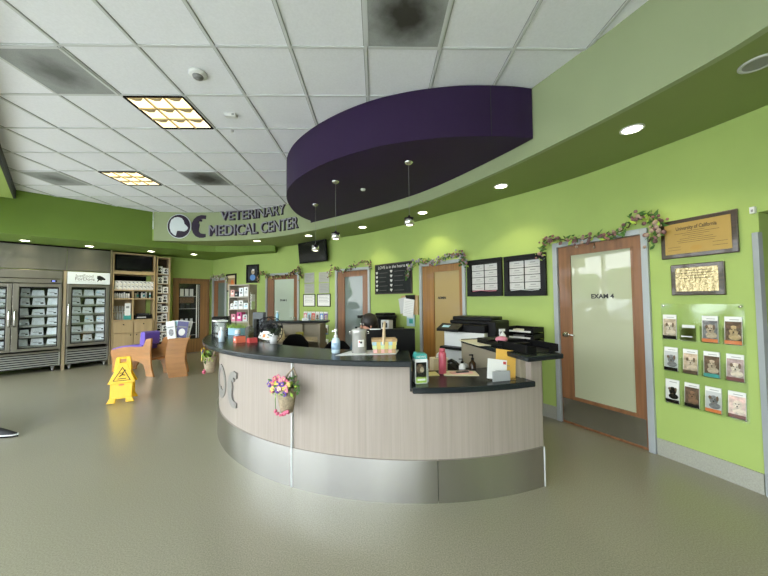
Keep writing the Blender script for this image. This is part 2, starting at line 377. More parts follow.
b.box(-10.7, 2.5, -.12, -.04, .12, .2); b.box(-10.7, 2.5, -.12, -.04, 2.82, 2.9)
b.build('window_frame', w)
b = MB(); b.box(-10.7, 2.5, -.085, -.075, .19, 2.83); b.build('window_pane', w, m=WINGL)
b = MB(); b.box(-10.75, 2.55, -.04, .08, .10, .13); b.build('window_sill', w, m=WPLAS)

# ------------------------------------------------------------------ outside, seen through and mirrored in the glass
b = MB(); b.box(-45, 45, -45, -.2, -.15, -.05); struct(b.build('ground_outside', m=mat('concrete', (.33, .33, .33), .8, noise=.15, nscale=30), loc=WO, rotz=WR))
def car(x, y, paint, label):
    c = Vector((x, y)); c.rotate(Matrix.Rotation(WR, 2)); t = thing('parked_car', label, 'car', (WO[0]+c.x, WO[1]+c.y, -.05), WR+R(90), 'cars parked outside the windows')
    side = [(-2.2,.30),(-2.22,.62),(-2.1,.85),(-1.5,.93),(-.75,1.40),(.55,1.44),(1.35,1.0),(2.05,.90),(2.2,.6),(2.2,.30)]
    q = MB(); q.prism(side, -.85, .85, 'y'); q.build('body', t, m=paint, bevel=.06)
    q = MB(); q.prism([(-1.25,.95),(-.72,1.33),(.5,1.37),(1.15,1.0)], -.862, .862, 'y'); q.build('window', t, m=DKGLASS)
    for wx in (-1.35, 1.35):
        for wy in (-.8, .8):
            q = MB(); q.use(BLACKM).cyl((wx, wy-.1, .32), (wx, wy+.1, .32), .32, n=20); q.use(CHROME).cyl((wx, wy-.11, .32), (wx, wy+.11, .32), .18, n=14); q.build('wheel', t)
    return t
car(-8.6, -6.6, mat('car_white', (.75, .76, .78), .25, coat=.6), 'white car parked outside the windows, closest to the entrance end')
car(-11.7, -6.8, mat('car_silver', (.5, .52, .55), .25, coat=.6), 'silver car parked outside between a white and a dark blue car')
car(-14.8, -6.7, mat('car_blue', (.06, .09, .16), .25, coat=.6), 'dark blue car parked outside, farthest along the windows')
def tree(x, y, h, rad, label, seed):
    c = Vector((x, y)); c.rotate(Matrix.Rotation(WR, 2)); t = thing('tree', label, 'tree', (WO[0]+c.x, WO[1]+c.y, -.05), 0, 'trees beyond the car park'); rg = random.Random(seed)
    q = MB(); q.use(mat('bark', (.10, .07, .045), .9), True).tube([(0, 0, 0), (.05, 0, h*.3), (0, .05, h*.6)], [.2, .16, .1], 10); q.build('trunk', t)
    q = MB()
    for k in range(16):
        a = rg.uniform(0, 6.3); d = rg.uniform(0, rad*.6); q.use(LEAF if k % 3 else mat('leaf_olive', (.12, .17, .05), .8), True).sphere((d*math.cos(a), d*math.sin(a), h*.30+rg.uniform(0, h*.6)), rad*rg.uniform(.38, .6), 1, 1, .85, 10, 7)
    q.build('crown', t)
for k in range(7): tree(-46+k*7.5, -27-1.5*(k % 2), 4.2+(k % 3)*.6, 2.6, '%s tree from the far end of the row beyond the parked cars' % ['first', 'second', 'third', 'fourth', 'fifth', 'sixth', 'seventh', 'eighth', 'ninth'][k], k)

# ------------------------------------------------------------------ purple canopy
front = [(1.52,2.955),(1.33,2.925),(1.1,2.915),(.82,2.92),(.54,2.96),(.25,3.035),(-.04,3.15),(-.34,3.33),(-.62,3.55),(-.86,3.79),(-1.07,4.06),(-1.24,4.38),(-1.35,4.72),(-1.41,5.1),(-1.42,5.5),(-1.37,5.83),(-1.27,6.10)]
back = []
k = 0
for i in range(40):
    s = 10.05+(5.72-10.05)*i/39; p = EDGE.at(s)-EDGE.nrm(s)*.012
    back.append((p.x, p.y))
fr = catmull(front, 5)
cn = thing('ceiling_canopy', 'dark purple leaf-shaped canopy hung below the ceiling over the front desk', 'ceiling canopy', (0, 3.6, PZ))
b = MB(); b.prism([(p.x, p.y-3.6) for p in fr]+[(x, y-3.6) for x, y in back], 0, CZ-PZ-.012); b.build('canopy_shell', cn, m=PURPLE)
b = MB(); b.cyl((1.10, 2.912-3.6, .01), (1.10, 2.912-3.6, CZ-PZ-.02), .004, n=6); b.build('panel_seam', cn, m=DARK)

# ------------------------------------------------------------------ ceiling fixtures
def tile_at(i, j): return (OX+(i+.5)*T, OY+(j+.5)*T)
def vent(i, j, label, spread, ring):
    x, y = tile_at(i, j); t = thing('ceiling_vent', label, 'vent', (x, y, CZ-.012), 0, 'ceiling vents')
    h = T/2-.014
    q = MB(); q.box(-h, h, -h, h, -.004, .009); q.build('perforated_panel', t, m=dirty_mat('vent_panel', spread, ring))
    q = MB()
    for a in (-1, 1): q.box(-h, h, a*h-.012, a*h+.012, -.006, .010); q.box(a*h-.012, a*h+.012, -h, h, -.006, .010)
    q.build('frame', t, m=GRID)
vent(-1, 0, 'grey perforated ceiling vent smudged with dust, near the round smoke detector', .26, (.15, .16, .15))
vent(4, -1, 'perforated ceiling vent with a black round dust stain, above the purple canopy', .30, (.045, .042, .035))
vent(-5, 4, 'grey dusty ceiling vent beside the farther lit ceiling panel, next to the green bulkhead', .24, (.14, .15, .14))
vent(-1, 4, 'dark stained ceiling vent between the farther light panel and the purple canopy', .34, (.05, .048, .04))
def troffer(i, j, label):
    x, y = tile_at(i, j); t = thing('ceiling_light', label, 'ceiling light', (x, y, CZ-.012), 0, 'square ceiling lights'); h = T/2-.016
    q = MB()
    for a in (-1, 1): q.box(-h, h, a*h-.010, a*h+.010, -.006, .010); q.box(a*h-.010, a*h+.010, -h, h, -.006, .010)
    q.build('frame', t, m=BLACKM)
    q = MB(); q.box(-h, h, -h, h, .004, .010); q.build('lamp_panel', t, m=TROF)
    q = MB(); g = 2*h/3
    for k in (1, 2):
        q.box(-h+.01, h-.01, -h+k*g-.009, -h+k*g+.009, -.010, .003); q.box(-h+k*g-.009, -h+k*g+.009, -h+.01, h-.01, -.010, .003)
    for a in range(3):
        for c in range(3):
            x0 = -h+a*g+.02; y0 = -h+c*g+.02; w_ = g-.04
            q.prism([(x0, y0), (x0+w_*.34, y0+w_*.30), (x0+w_*.66, y0+w_*.30), (x0+w_, y0)], -.004, .003)
    q.build('louvre', t, m=mat('louvre_gold', (.62, .50, .28), .35, metal=.4))
troffer(0, 1, 'lit square louvred ceiling light, the nearer of two')
troffer(-3, 4, 'lit square louvred ceiling light, the farther of two')
t = thing('smoke_detector', 'round white smoke detector on a ceiling tile', 'smoke detector', (-1.594, 2.793, CZ))
b = MB(); b.use(WPLAS, True).lathe([(.075, -.001), (.075, -.018), (.06, -.03), (.0, -.032)]); b.build('base', t)
b = MB(); b.use(GREY, True).lathe([(.045, -.03), (.04, -.045), (.0, -.048)]); b.build('sensor', t)
t = thing('motion_sensor', 'small white box sensor on a ceiling tile', 'sensor', (-1.586, 3.417, CZ))
b = MB(); b.use(WPLAS).box(-.06, .06, -.03, .03, -.035, 0); b.build('housing', t, bevel=.006); b = MB(); b.use(GREY).box(.02, .05, -.032, -.02, -.03, -.01); b.build('lens', t)
o = MB().use(WPLAS).cyl((0, 0, 0), (0, 0, -.03), .018, .012).build('ceiling_sprinkler', loc=(-1.72, 3.74, CZ-.004)); tag(o, 'tiny white sprinkler head on the ceiling grid behind the box sensor', 'sprinkler')

def downlight(x, y, z, label, lit=1., group='recessed downlights'):
    t = thing('downlight', label, 'downlight', (x, y, z), 0, group)
    q = MB(); q.use(WPLAS if lit else LGREY, True).lathe([(.085, 0), (.085, -.006), (.068, -.008), (.066, .0)]); q.build('trim_ring', t)
    q = MB(); q.cyl((0, 0, .001), (0, 0, -.004), .066, n=20); q.build('lamp_disc', t, m=BULB if lit else GREY)
    if lit:
        L = bpy.data.lights.new('downlight_lamp', 'SPOT'); L.energy = 20*lit; L.color = (1., .86, .52); L.spot_size = R(112); L.spot_blend = .55; L.shadow_soft_size = .05
        lo_ = bpy.data.objects.new('downlight_lamp', L); COL.objects.link(lo_); lo_.location = (x, y, z-.02)
    return t
for x, y, l in ((2.125, 2.512, 'large bright downlight in the green soffit above the frosted door'), (1.546, 3.815, 'bright downlight in the green soffit beyond the purple canopy tip'),
                (.742, 4.985, 'bright downlight in the green soffit above the amber lit doorway'), (-.266, 5.969, 'small downlight in the green soffit above the chalkboard'),
                (-1.457, 6.733, 'small downlight in the green soffit above the wall television'), (-2.76, 7.289, 'small downlight in the soffit under the wall lettering')):
    downlight(x, y, SZ-.001, l)
downlight(2.293, 1.783, SZ-.001, 'unlit grey disc in the green soffit over the wall plaques', 0)
for x, y, l, e in ((-4.789, 8.329, 'downlight in the low green ceiling before the glass cabinet door', .6), (-6.983, 6.373, 'downlight above the double-door glass fridge', .7),
                (-6.323, 7.04, 'downlight above the narrow fridge with the white sign', .7), (-5.518, 7.789, 'faint downlight above the wooden shelving unit', .35)):
    downlight(x, y, LZ-.001, l, e)
o = MB().use(WPLAS).cyl((0, 0, 0), (0, 0, -.02), .035, .03).build('canopy_sprinkler', loc=(-.183, 4.334, PZ-.001)); tag(o, 'small white cap on the underside of the purple canopy', 'sprinkler')
for x, y, z, l in ((-.525, 4.039, 2.277, 'pendant lamp hanging from the middle of the purple canopy'), (.366, 3.466, 2.317, 'pendant lamp hanging nearest the pointed right end of the purple canopy'), (-.975, 5.012, 2.283, 'pendant lamp hanging in front of the wall television')):
    t = thing('pendant_lamp', l, 'pendant lamp', (x, y, z), 0, 'pendant lamps under the canopy')
    q = MB(); q.use(CHROME, True).lathe([(.05, PZ-z), (.05, PZ-z-.012), (.03, PZ-z-.03), (.006, PZ-z-.04)]); q.build('ceiling_rose', t)
    q = MB(); q.cyl((0, 0, .06), (0, 0, PZ-z-.03), .002, n=6); q.build('cable', t, m=GREY)
    q = MB(); q.use(CHROME, True).lathe([(.008, .075), (.02, .05), (.055, .045), (.058, -.03), (.05, -.034)]); q.build('shade', t)
    q = MB(); q.cyl((0, 0, -.031), (0, 0, -.036), .036); q.build('lamp_disc', t, m=mat('pendant_bulb', (.9, .9, .8), .5, emit=(1., .93, .75), es=3.))
    L = bpy.data.lights.new('pendant_glow', 'SPOT'); L.energy = 8; L.color = (1., .88, .6); L.spot_size = R(90); L.spot_blend = .6; L.shadow_soft_size = .04
    lo_ = bpy.data.objects.new('pendant_glow', L); COL.objects.link(lo_); lo_.location = (x, y, z-.05)

# ------------------------------------------------------------------ lettering and emblem on the fascia
def on_edge(sc_, off=0.):
    def f(x, y, z):
        s = sc_-x; p = EDGE.at(s)+EDGE.nrm(s)*(y-.004); return (p.x, p.y, z)
    return f
t = thing('wall_sign', 'raised clinic name lettering with a dog and cat emblem on the curved green fascia', 'sign', (0, 0, 0))
def glyphs(txt, size, s_mid, z, width, name):
    q = MB(); q.use(LETP).text(txt, size, .012, -.012, z-.008, width, .010, .010, on_edge(s_mid)); q.build(name, t)
    q2 = MB(); q2.use(LETT).text(txt, size, 0, -.030, z, width, .006, -.001, on_edge(s_mid)); q2.build(name+'_face', t)
glyphs('VETERINARY', .30, 11.68, 3.405, 1.74, 'lettering')
glyphs('MEDICAL CENTER', .34, 11.63, 3.065, 2.40, 'lettering')
def bend(mb, poly, y0, y1, fn):
    n = len(poly); mb.add([fn(a, y0, c) for a, c in poly]+[fn(a, y1, c) for a, c in poly], [tuple(range(n)), tuple(range(n, 2*n))]+[(i, (i+1) % n, n+(i+1) % n, n+i) for i in range(n)])
def circ(r, cx=0, cz=0, n=40, a0=0, a1=360): return [(cx+r*math.cos(R(a0+(a1-a0)*i/n)), cz+r*math.sin(R(a0+(a1-a0)*i/n))) for i in range(n if a1-a0 == 360 else n+1)]
DOGHEAD = [(-.02,.20),(-.10,.185),(-.17,.13),(-.20,.04),(-.20,-.05),(-.17,-.13),(-.11,-.19),(-.065,-.21),(-.045,-.12),(-.03,-.10),(.05,-.105),(.12,-.115),(.17,-.09),(.20,-.055),(.205,-.03),(.16,.02),(.125,.05),(.105,.12),(.06,.175)]
CATC = [(.16,.235),(.06,.245),(-.03,.22),(-.10,.16),(-.145,.07),(-.15,-.04),(-.12,-.14),(-.06,-.215),(.02,-.25),(.10,-.25),(.155,-.235),(.155,-.17),(.10,-.165),(.04,-.15),(0,-.10),(.005,-.03),(.02,.03),(.0,.08),(.005,.115),(.035,.105),(.07,.10),(.075,.135),(.05,.16),(.10,.165),(.155,.155)]
def emblem(parent, fnO, fnC, k, m1, m2, ring):
    q = MB()
    if ring:
        # grey O with the dog head left open: ring plus the dark wedge under the muzzle
        out = circ(.25, n=44); inn = circ(.165, .012, .012, n=44); vs = []; 
        for (a, c), (d, e) in zip(out, inn): vs += [fnO(a*k, -.002, c*k), fnO(d*k, -.002, e*k), fnO(a*k, -.010, c*k), fnO(d*k, -.010, e*k)]
        fs = []
        for i in range(44):
            a, c = 4*i, 4*((i+1) % 44); fs += [(a+2, c+2, c+3, a+3), (a, c, c+2, a+2), (a+1, c+1, c+3, a+3), (a, c, c+1, a+1)]
        q.use(m1).add(vs, fs); bend(q, [(p[0]*k, p[1]*k) for p in [(-.06,-.19),(-.045,-.10),(.0,-.08),(.03,-.11),(.12,-.12),(.16,-.10),(.13,-.16),(.05,-.20)]], -.002, -.010, fnO)
        q.build('emblem_ring', parent)
    else:
        q.use(m2); bend(q, circ(.265*k), -.002, -.014, fnO); q.use(m1); bend(q, circ(.25*k), -.0145, -.024, fnO); q.build('emblem_disc', parent)
        q = MB(); q.use(m2); bend(q, [(p[0]*k, p[1]*k) for p in DOGHEAD], -.0245, -.032, fnO); q.build('dog_head', parent)
    q = MB(); q.use(m1); bend(q, [(p[0]*k, p[1]*k) for p in CATC], -.002, -.016, fnC); q.build('cat_crescent', parent)
emblem(t, lambda x, y, z: on_edge(13.50)(x*.92, y, z+3.18), lambda x, y, z: on_edge(13.07)(x, y, z+3.18), 1.06, LETP, SIGNW, False)

# ------------------------------------------------------------------ reception desk
CX, CY = .377, 4.737
dk = thing('reception_desk', 'curved reception desk clad in pale wood grain with a steel kick band', 'reception desk', (CX, CY, 0))
b = MB(); b.sector(0, 0, 2.39, 2.43, -200, -115.75, .29, .992, 60); b.build('front_panel', dk, m=LAM)
b = MB(); b.sector(0, 0, 2.39, 2.43, -115.45, -93.4, .29, .992, 30); b.sector(0, 0, 2.39, 2.43, -93.4, -70.4, .29, .785, 30); b.sector(0, 0, 2.35, 2.43, -70.4, -67.8, .29, .992, 4); b.build('front_panel', dk, m=LAM)
b = MB(); b.sector(0, 0, 2.36, 2.445, -200, -115.8, .0, .30, 60); b.build('kick_plate', dk, m=STEEL)
b = MB(); b.sector(0, 0, 2.36, 2.445, -115.4, -88.9, .0, .30, 30); b.build('kick_plate', dk, m=STEEL)
b = MB(); b.sector(0, 0, 2.36, 2.445, -88.8, -68.0, .0, .30, 30); b.build('kick_plate', dk, m=STEEL)
b = MB(); b.sector(0, 0, 2.40, 2.449, -115.7, -115.5, .0, .992, 1); b.build('seam_trim', dk, m=mat('white_trim', (.62, .64, .65), .4)); b = MB(); b.sector(0, 0, 2.40, 2.449, -68.15, -67.95, .0, .30, 1); b.build('seam_trim', dk, m=mat('white_trim', (.8, .82, .83), .4))
b = MB(); b.sector(0, 0, 2.37, 2.435, -200, -68, .992, .998, 70) if False else b.sector(0, 0, 2.40, 2.436, -200, -93.4, .978, .994, 70); b.build('lit_edge', dk, m=MATS['white_trim'])  # pale strip paints the light caught along the panel's top edge
b = MB(); b.sector(0, 0, 2.20, 2.428, -94.0, -93.1, .79, .995, 2); b.build('step_panel', dk, m=DARK)
def on_desk(a0):
    def f(x, y, z):
        a = R(a0)+x/2.43; r = 2.43-y; return (r*math.cos(a), r*math.sin(a), z)
    return f
emblem(dk, lambda x, y, z: on_desk(-145.8)(x*1.3, y, z+.625), lambda x, y, z: on_desk(-136.0)(x*1.0, y, z+.63), .68, OCG, OCG, True)
# right-hand end wall under the ledge, straight back from the front curve
P0 = (2.43*math.cos(R(-68.6)), 2.43*math.sin(R(-68.6))); P1 = (.62, -1.36)
d = Vector((P1[0]-P0[0], P1[1]-P0[1])); nn = Vector((d.y, -d.x)).normalized()*.11
b = MB(); b.prism([(P0[0]-.03, P0[1]+.04), (P0[0]-.03+nn.x*-1, P0[1]+.04-nn.y), (P1[0]-nn.x, P1[1]-nn.y), P1], .0, .995); b.build('end_panel', dk, m=TAUPE)
b = MB(); b.box(-.055, .055, -.006, 0, -.04, .04); o = b.build('outlet_plate', dk, m=WPLAS)
mid = (P0[0]*.33+P1[0]*.67, P0[1]*.33+P1[1]*.67); o.location = (mid[0]-.0, mid[1]-.02, .91); o.rotation_euler = (0, 0, math.atan2(d.y, d.x)+math.pi)

ct = thing('countertop', 'long dark slate countertop curving along the top of the reception desk', 'countertop', (CX, CY, 0))
b = MB(); b.sector(0, 0, 2.12, 2.60, -200, -93.2, .995, 1.035, 80); b.build('top_slab', ct, m=SLATE, bevel=.008)
lt = thing('writing_ledge', 'low dark slate writing ledge on the right of the desk front', 'countertop', (CX, CY, 0))
b = MB(); b.sector(0, 0, 1.95, 2.50, -93.0, -71.0, .787, .83, 30); b.build('top_slab', lt, m=SLATE, bevel=.008)
lg = thing('end_ledge', 'dark slate ledge topping the end wall of the desk, under the black letter trays', 'countertop', (CX, CY, 0))
b = MB(); b.prism([(.70, -2.49), (1.03, -2.37), (.87, -1.30), (.50, -1.42)], .996, 1.035); b.build('top_slab', lg, m=SLATE, bevel=.008)
iw = thing('work_surface', 'beige inner work surface behind the reception countertop', 'desk', (CX, CY, 0))
b = MB(); b.sector(0, 0, 1.50, 2.11, -175, -94.2, .70, .735, 50); b.sector(0, 0, 1.45, 1.93, -94.2, -75, .70, .735, 16)
for a in (-170, -130, -95, -77): 
    x, y = 1.75*math.cos(R(a)), 1.75*math.sin(R(a)); b.box(x-.02, x+.02, y-.02, y+.02, 0, .70)
b.build('top_slab', iw, m=mat('beige_laminate', (.52, .44, .29), .5))

# ------------------------------------------------------------------ doors
def door(n, s0, s1, top, wood, glass, gx0, gx1, gz0, gz1, text=None, tz=1.47, tx=0., kick=.0, handle='L', tsize=.075):
    p, a, L = WALL.frame(s0, s1); t = sempty('door_%d' % n, (p.x, p.y, 0), a); h = L/2; q = MB()
    q.box(-h, -h+.055, -.035, .10, 0, top); q.box(h-.055, h, -.035, .10, 0, top); q.box(-h+.055, h-.055, -.035, .10, top-.055, top)
    q.box(-h+.05, -h+.075, .0, .10, 0, top-.05); q.box(h-.075, h-.05, .0, .10, 0, top-.05); q.build('door_frame', t, m=ALU, bevel=.004)
    w = h-.062; q = MB(); zt = top-.06
    q.box(-w, gx0, -.012, .034, .004, zt); q.box(gx1, w, -.012, .034, .004, zt); q.box(gx0, gx1, -.012, .034, gz1, zt); q.box(gx0, gx1, -.012, .034, .004, gz0); q.box(-h+.02, h-.02, .09, .15, 0, top); leaf = q.build('door_leaf', t, m=wood)  # rearmost slab is an unseen backing added to stop light leaks
    q = MB(); e = .016
    q.box(gx0, gx1, -.016, 0, gz0, gz0+e); q.box(gx0, gx1, -.016, 0, gz1-e, gz1); q.box(gx0, gx0+e, -.016, 0, gz0, gz1); q.box(gx1-e, gx1, -.016, 0, gz0, gz1); q.build('glazing_bead', t, m=wood)
    q = MB(); q.box(gx0+.004, gx1-.004, .002, .014, gz0+.004, gz1-.004); q.build('glass_pane', t, m=glass)
    if kick: q = MB(); q.box(-w+.01, w-.01, -.016, -.0125, .03, kick); q.build('kick_plate', t, m=STEEL)
    if text: q = MB(); q.use(DARK).text(text, tsize, tx, -.002, tz, None, .0008, .002); q.build('lettering', t)
    hx = -w+.07 if handle == 'L' else w-.07; sg = 1 if handle == 'L' else -1
    q = MB(); q.use(CHROME, True).cyl((hx, -.012, 1.03), (hx, -.05, 1.03), .027, .024); q.tube([(hx, -.055, 1.03), (hx+.05*sg, -.062, 1.035), (hx+.12*sg, -.055, 1.03)], .009); q.cyl((hx, -.0125, 1.03), (hx, -.017, 1.03), .032); q.build('handle', t)
    return t
door(1, *DOORS[0], DOORW, EXGLASS, -.29, .345, .31, 1.965, 'EXAM 4', 1.47, .05, kick=.29, tsize=.066)
d1 = bpy.data.objects['door_1']
q = MB(); q.tube([(-.0, -.02, 2.05), (0, -.024, 2.02), (.012, -.024, 2.00), (0, -.024, 1.985), (-.012, -.024, 2.0), (0, -.024, 2.02)], .004, 6); q.build('hook', d1, m=CHROME)
door(2, *DOORS[1], ADMW, AGLASS, -.17, .37, .40, 1.93, 'ADMIN', 1.48, .0, handle='R', tsize=.052)
door(3, *DOORS[2], DOORW, CGLASS, -.24, .31, .40, 1.98, handle='R')
door(4, *DOORS[3], DOORW, DGLASS, -.29, .41, .40, 2.02, 'EXAM 2', 1.47, .04, handle='R', tsize=.066)
# opening at the right margin: white edge strip, deep green jamb, dark door inside
a, c = WALL.at(4.49), WALL.at(2.9); t = sempty('door_5', ((a.x+c.x)/2, (a.y+c.y)/2, 0), math.atan2(c.y-a.y, c.x-a.x)); h = (c-a).length/2
b = MB(); b.box(-h-.04, h, .16, .20, 0, 2.12); b.build('door_leaf', t, m=mat('brown_door', (.10, .065, .035), .5, noise=.1))
b = MB(); b.box(-h-.030, -h+.005, -.022, .02, .0, 1.93); b.build('edge_strip', t, m=ALU)
# glazed cupboard door in the back wall
t = sempty('door_6', ((C1.x+C0.x)/2, (C1.y+C0.y)/2, 0), math.atan2((C0-C1).y, (C0-C1).x)); b = MB()
b.box(-.22, -.16, -.05, 0, 0, 2.12); b.box(.64, .70, -.05, 0, 0, 2.12); b.box(-.16, .64, -.05, 0, 2.05, 2.12); b.build('door_frame', t, m=mat('oak_frame', (.22, .12, .05), .45, noise=.2, nscale=1, stretch=(25, 25, 1)))
b = MB(); b.box(-.16, -.08, -.045, 0, .02, 2.05); b.box(.46, .64, -.045, 0, .02, 2.05); b.box(-.08, .46, -.045, 0, 1.97, 2.05); b.box(-.08, .46, -.045, 0, .02, .40); b.build('door_leaf', t, m=mat('walnut', (.27, .14, .05), .45, noise=.2, nscale=1, stretch=(25, 25, 1)))
b = MB(); b.use(DKGLASS).box(-.08, .46, -.02, 0, .40, 1.97); b.build('glass_pane', t)
b = MB(); b.use(GREY)
for z in (.50, .85, 1.25, 1.6): b.box(-.07, .36, -.026, -.021, z, z+.02)
b.use(WHITE).box(.36, .385, -.026, -.021, .42, 1.95); b.box(.42, .43, -.026, -.021, .42, 1.95)
b.use(DOG2).box(-.06, .30, -.0255, -.021, 1.42, 1.58); b.use(LGREY)
for x in (-.05, .07, .19): b.box(x, x+.09, -.0255, -.021, 1.62, 1.82); b.box(x+.02, x+.08, -.0255, -.021, .87, .98)
b.use(DARK)
for x in (-.04, .1, .22): b.box(x, x+.10, -.0255, -.021, 1.27, 1.40)
b.build('shelf_contents', t)
# doorway on the return wall (open, seen at a slant)
dv = (Q-C0); L = dv.length; ar = math.atan2(dv.y, dv.x); t = sempty('door_7', (C0.x+dv.x*.27, C0.y+dv.y*.27, 0), ar)
b = MB()
for x in (-.36, .36): b.box(x-.04, x+.04, -.05, 0, 0, 2.14)
b.box(-.40, .40, -.05, 0, 2.07, 2.14); b.build('door_frame', t, m=ALU)
b = MB(); b.box(-.31, -.10, -.03, 0, .01, 2.07); b.box(.28, .32, -.03, 0, .01, 2.07); b.box(-.1, .28, -.03, 0, 2.0, 2.07); b.box(-.1, .28, -.03, 0, .01, .3); b.build('door_leaf', t, m=DOORW)
b = MB(); b.box(-.10, .28, -.018, 0, .3, 2.0); b.build('glass_pane', t, m=CGLASS)

# ------------------------------------------------------------------ garlands
def garland(name, label, pts, s_mid_frame, flower, nleaf, seed, big=0):
    rng = random.Random(seed); p, a, L = s_mid_frame; t = thing(name, label, 'garland', (p.x, p.y, 0), a, 'garlands over the doors')
    cv = catmull(pts, 10); q = MB(); path = [(v.x, -.055+.012*math.sin(i*.9), v.y+.008*math.sin(i*1.7)) for i, v in enumerate(cv)]
    q.use(mat('vine', (.07, .045, .025), .8)).tube(path, .006, 6); q.build('vine', t)
    q = MB(); f = MB()
    for k in range(nleaf):
        v = path[rng.randrange(len(path))]; dx, dz = rng.gauss(0, .03), rng.gauss(-.005, .03); y = v[1]-rng.uniform(.0, .035)
        g = rng.uniform(.014, .030); an = rng.uniform(0, 6.3)
        tgt = f if rng.random() < .5 else q
        cx, cz = v[0]+dx, v[2]+dz
        if tgt is q:
            q.use(LEAF if rng.random() < .75 else LIME)
            pl = [(cx+g*1.5*math.cos(an)*u-g*.6*math.sin(an)*w_, cz+g*1.5*math.sin(an)*u+g*.6*math.cos(an)*w_) for u, w_ in ((-1, 0), (-.2, .8), (1, 0), (-.2, -.8))]
            q.add([(pl[0][0], y, pl[0][1]), (pl[1][0], y-.012, pl[1][1]), (pl[2][0], y-.004, pl[2][1]), (pl[3][0], y+.01, pl[3][1])], [(0, 1, 2, 3)])
        else:
            f.use(flower[rng.randrange(len(flower))], True).sphere((cx, y-.008, cz), g*.75, 1, .7, 1, 7, 5)
    for k in range(big):
        v = path[int(len(path)*(.02 if k else .96)) if len(path) else 0]
        for j in range(26):
            q.use(LEAF); cx, cz = v[0]+rng.gauss(0, .03), v[2]+.03+rng.gauss(0, .03); an = rng.uniform(0, 6.3); g = .022
            q.add([(cx, v[1]-.02, cz), (cx+g*math.cos(an), v[1]-.05, cz+g*math.sin(an)), (cx+2*g*math.cos(an+.4), v[1]-.03, cz+2*g*math.sin(an+.4)), (cx+g*math.cos(an+.8), v[1]-.01, cz+g*math.sin(an+.8))], [(0, 1, 2, 3)])
    q.build('leaves', t); f.build('blossoms', t)
PKF = [mat('dusty_pink', (.30, .15, .13), .8), mat('cream_flower', (.38, .28, .22), .8), mat('mauve', (.17, .09, .09), .8)]
garland('flower_garland', 'pink blossom garland draped over the frosted exam door frame', [(-.62, 1.98), (-.56, 2.12), (-.46, 2.17), (-.25, 2.12), (.0, 2.11), (.2, 2.10), (.36, 2.17), (.47, 2.24), (.56, 2.17), (.58, 2.06), (.49, 1.98)], WALL.frame(*DOORS[0][:2]), PKF, 230, 1)
GRF = [mat('lavender', (.27, .24, .33), .8), mat('pale_lilac', (.36, .33, .38), .8), PKF[0]]
garland('flower_garland', 'leafy lilac garland hanging over the amber lit door', [(-.72, 1.85), (-.66, 2.03), (-.5, 2.10), (-.3, 2.12), (-.1, 2.08), (.1, 2.12), (.3, 2.15), (.44, 2.15), (.50, 1.98)], WALL.frame(*DOORS[1][:2]), GRF, 260, 2, 2)
garland('flower_garland', 'thin brown twig garland over the dark glass door beside the chalkboard', [(-.66, 1.98), (-.6, 2.17), (-.42, 2.16), (-.2, 2.08), (.05, 2.17), (.3, 2.24), (.5, 2.22), (.58, 2.08)], WALL.frame(*DOORS[2][:2]), PKF, 110, 3)
garland('flower_garland', 'dark green garland over the pale glass door below the television', [(-.78, 1.98), (-.7, 2.20), (-.5, 2.13), (-.2, 2.08), (.1, 2.07), (.35, 2.12), (.5, 2.2), (.62, 2.24), (.66, 2.02)], WALL.frame(*DOORS[3][:2]), [mat('dark_berry', (.10, .05, .04), .8), TAN], 220, 4, 1)
class _F: pass
garland('flower_garland', 'white flower garland over the narrow doorway behind the bookcase', [(-.48, 1.98), (-.42, 2.14), (-.2, 2.18), (0, 2.12), (.2, 2.2), (.42, 2.14), (.46, 2.02)], (Vector((C0.x+dv.x*.27, C0.y+dv.y*.27)), ar, 0), [PKF[1], mat('off_white', (.6, .55, .5), .8)], 150, 5)

# ------------------------------------------------------------------ things on the curved wall
def on_wall(name, label, cat, s0, s1, z, group=None):
    p, a, L = WALL.frame(s0, s1); return thing(name, label, cat, (p.x, p.y, z), a, group), L
def frame_box(t, w, h, bw, m, depth=.03, name='frame', bevel=.003):
    q = MB(); q.box(-w/2, w/2, -depth, 0, -h/2, -h/2+bw); q.box(-w/2, w/2, -depth, 0, h/2-bw, h/2); q.box(-w/2, -w/2+bw, -depth, 0, -h/2+bw, h/2-bw); q.box(w/2-bw, w/2, -depth, 0, -h/2+bw, h/2-bw); return q.build(name, t, m=m, bevel=bevel)
# television
p, a, L = WALL.frame(11.87, 10.74); nv = Vector((math.sin(a), -math.cos(a)))
t = thing('television', 'black flat television mounted high on the green wall', 'television', (p.x+nv.x*.14, p.y+nv.y*.14, 2.595), a)
t.rotation_euler = (R(6), 0, a)
b = MB(); b.box(-.46, .46, -.03, .03, -.25, .235); b.build('bezel', t, m=BLACK, bevel=.008)
b = MB(); b.box(-.44, .44, -.033, -.029, -.22, .22); b.build('screen', t, m=SCREEN)
b = MB(); b.box(-.12, .12, .03, .13, -.12, .12); b.build('wall_bracket', t, m=DARK)
# framed dog portrait
t, L = on_wall('framed_photo', 'black framed portrait photo hanging left of the pale glass door', 'framed picture', 13.70, 13.29, 2.19)
frame_box(t, L, .49, .045, BLACK); b = MB(); b.use(DARK).box(-L/2+.04, L/2-.04, -.012, 0, -.21, .21); b.use(DOG1).disc(.01, .05, .055, .07, -.012); b.use(BLUE).disc(0, -.1, .09, .08, -.012); b.use(WHITE).disc(.02, .10, .04, .025, -.0135); b.build('photo', t)
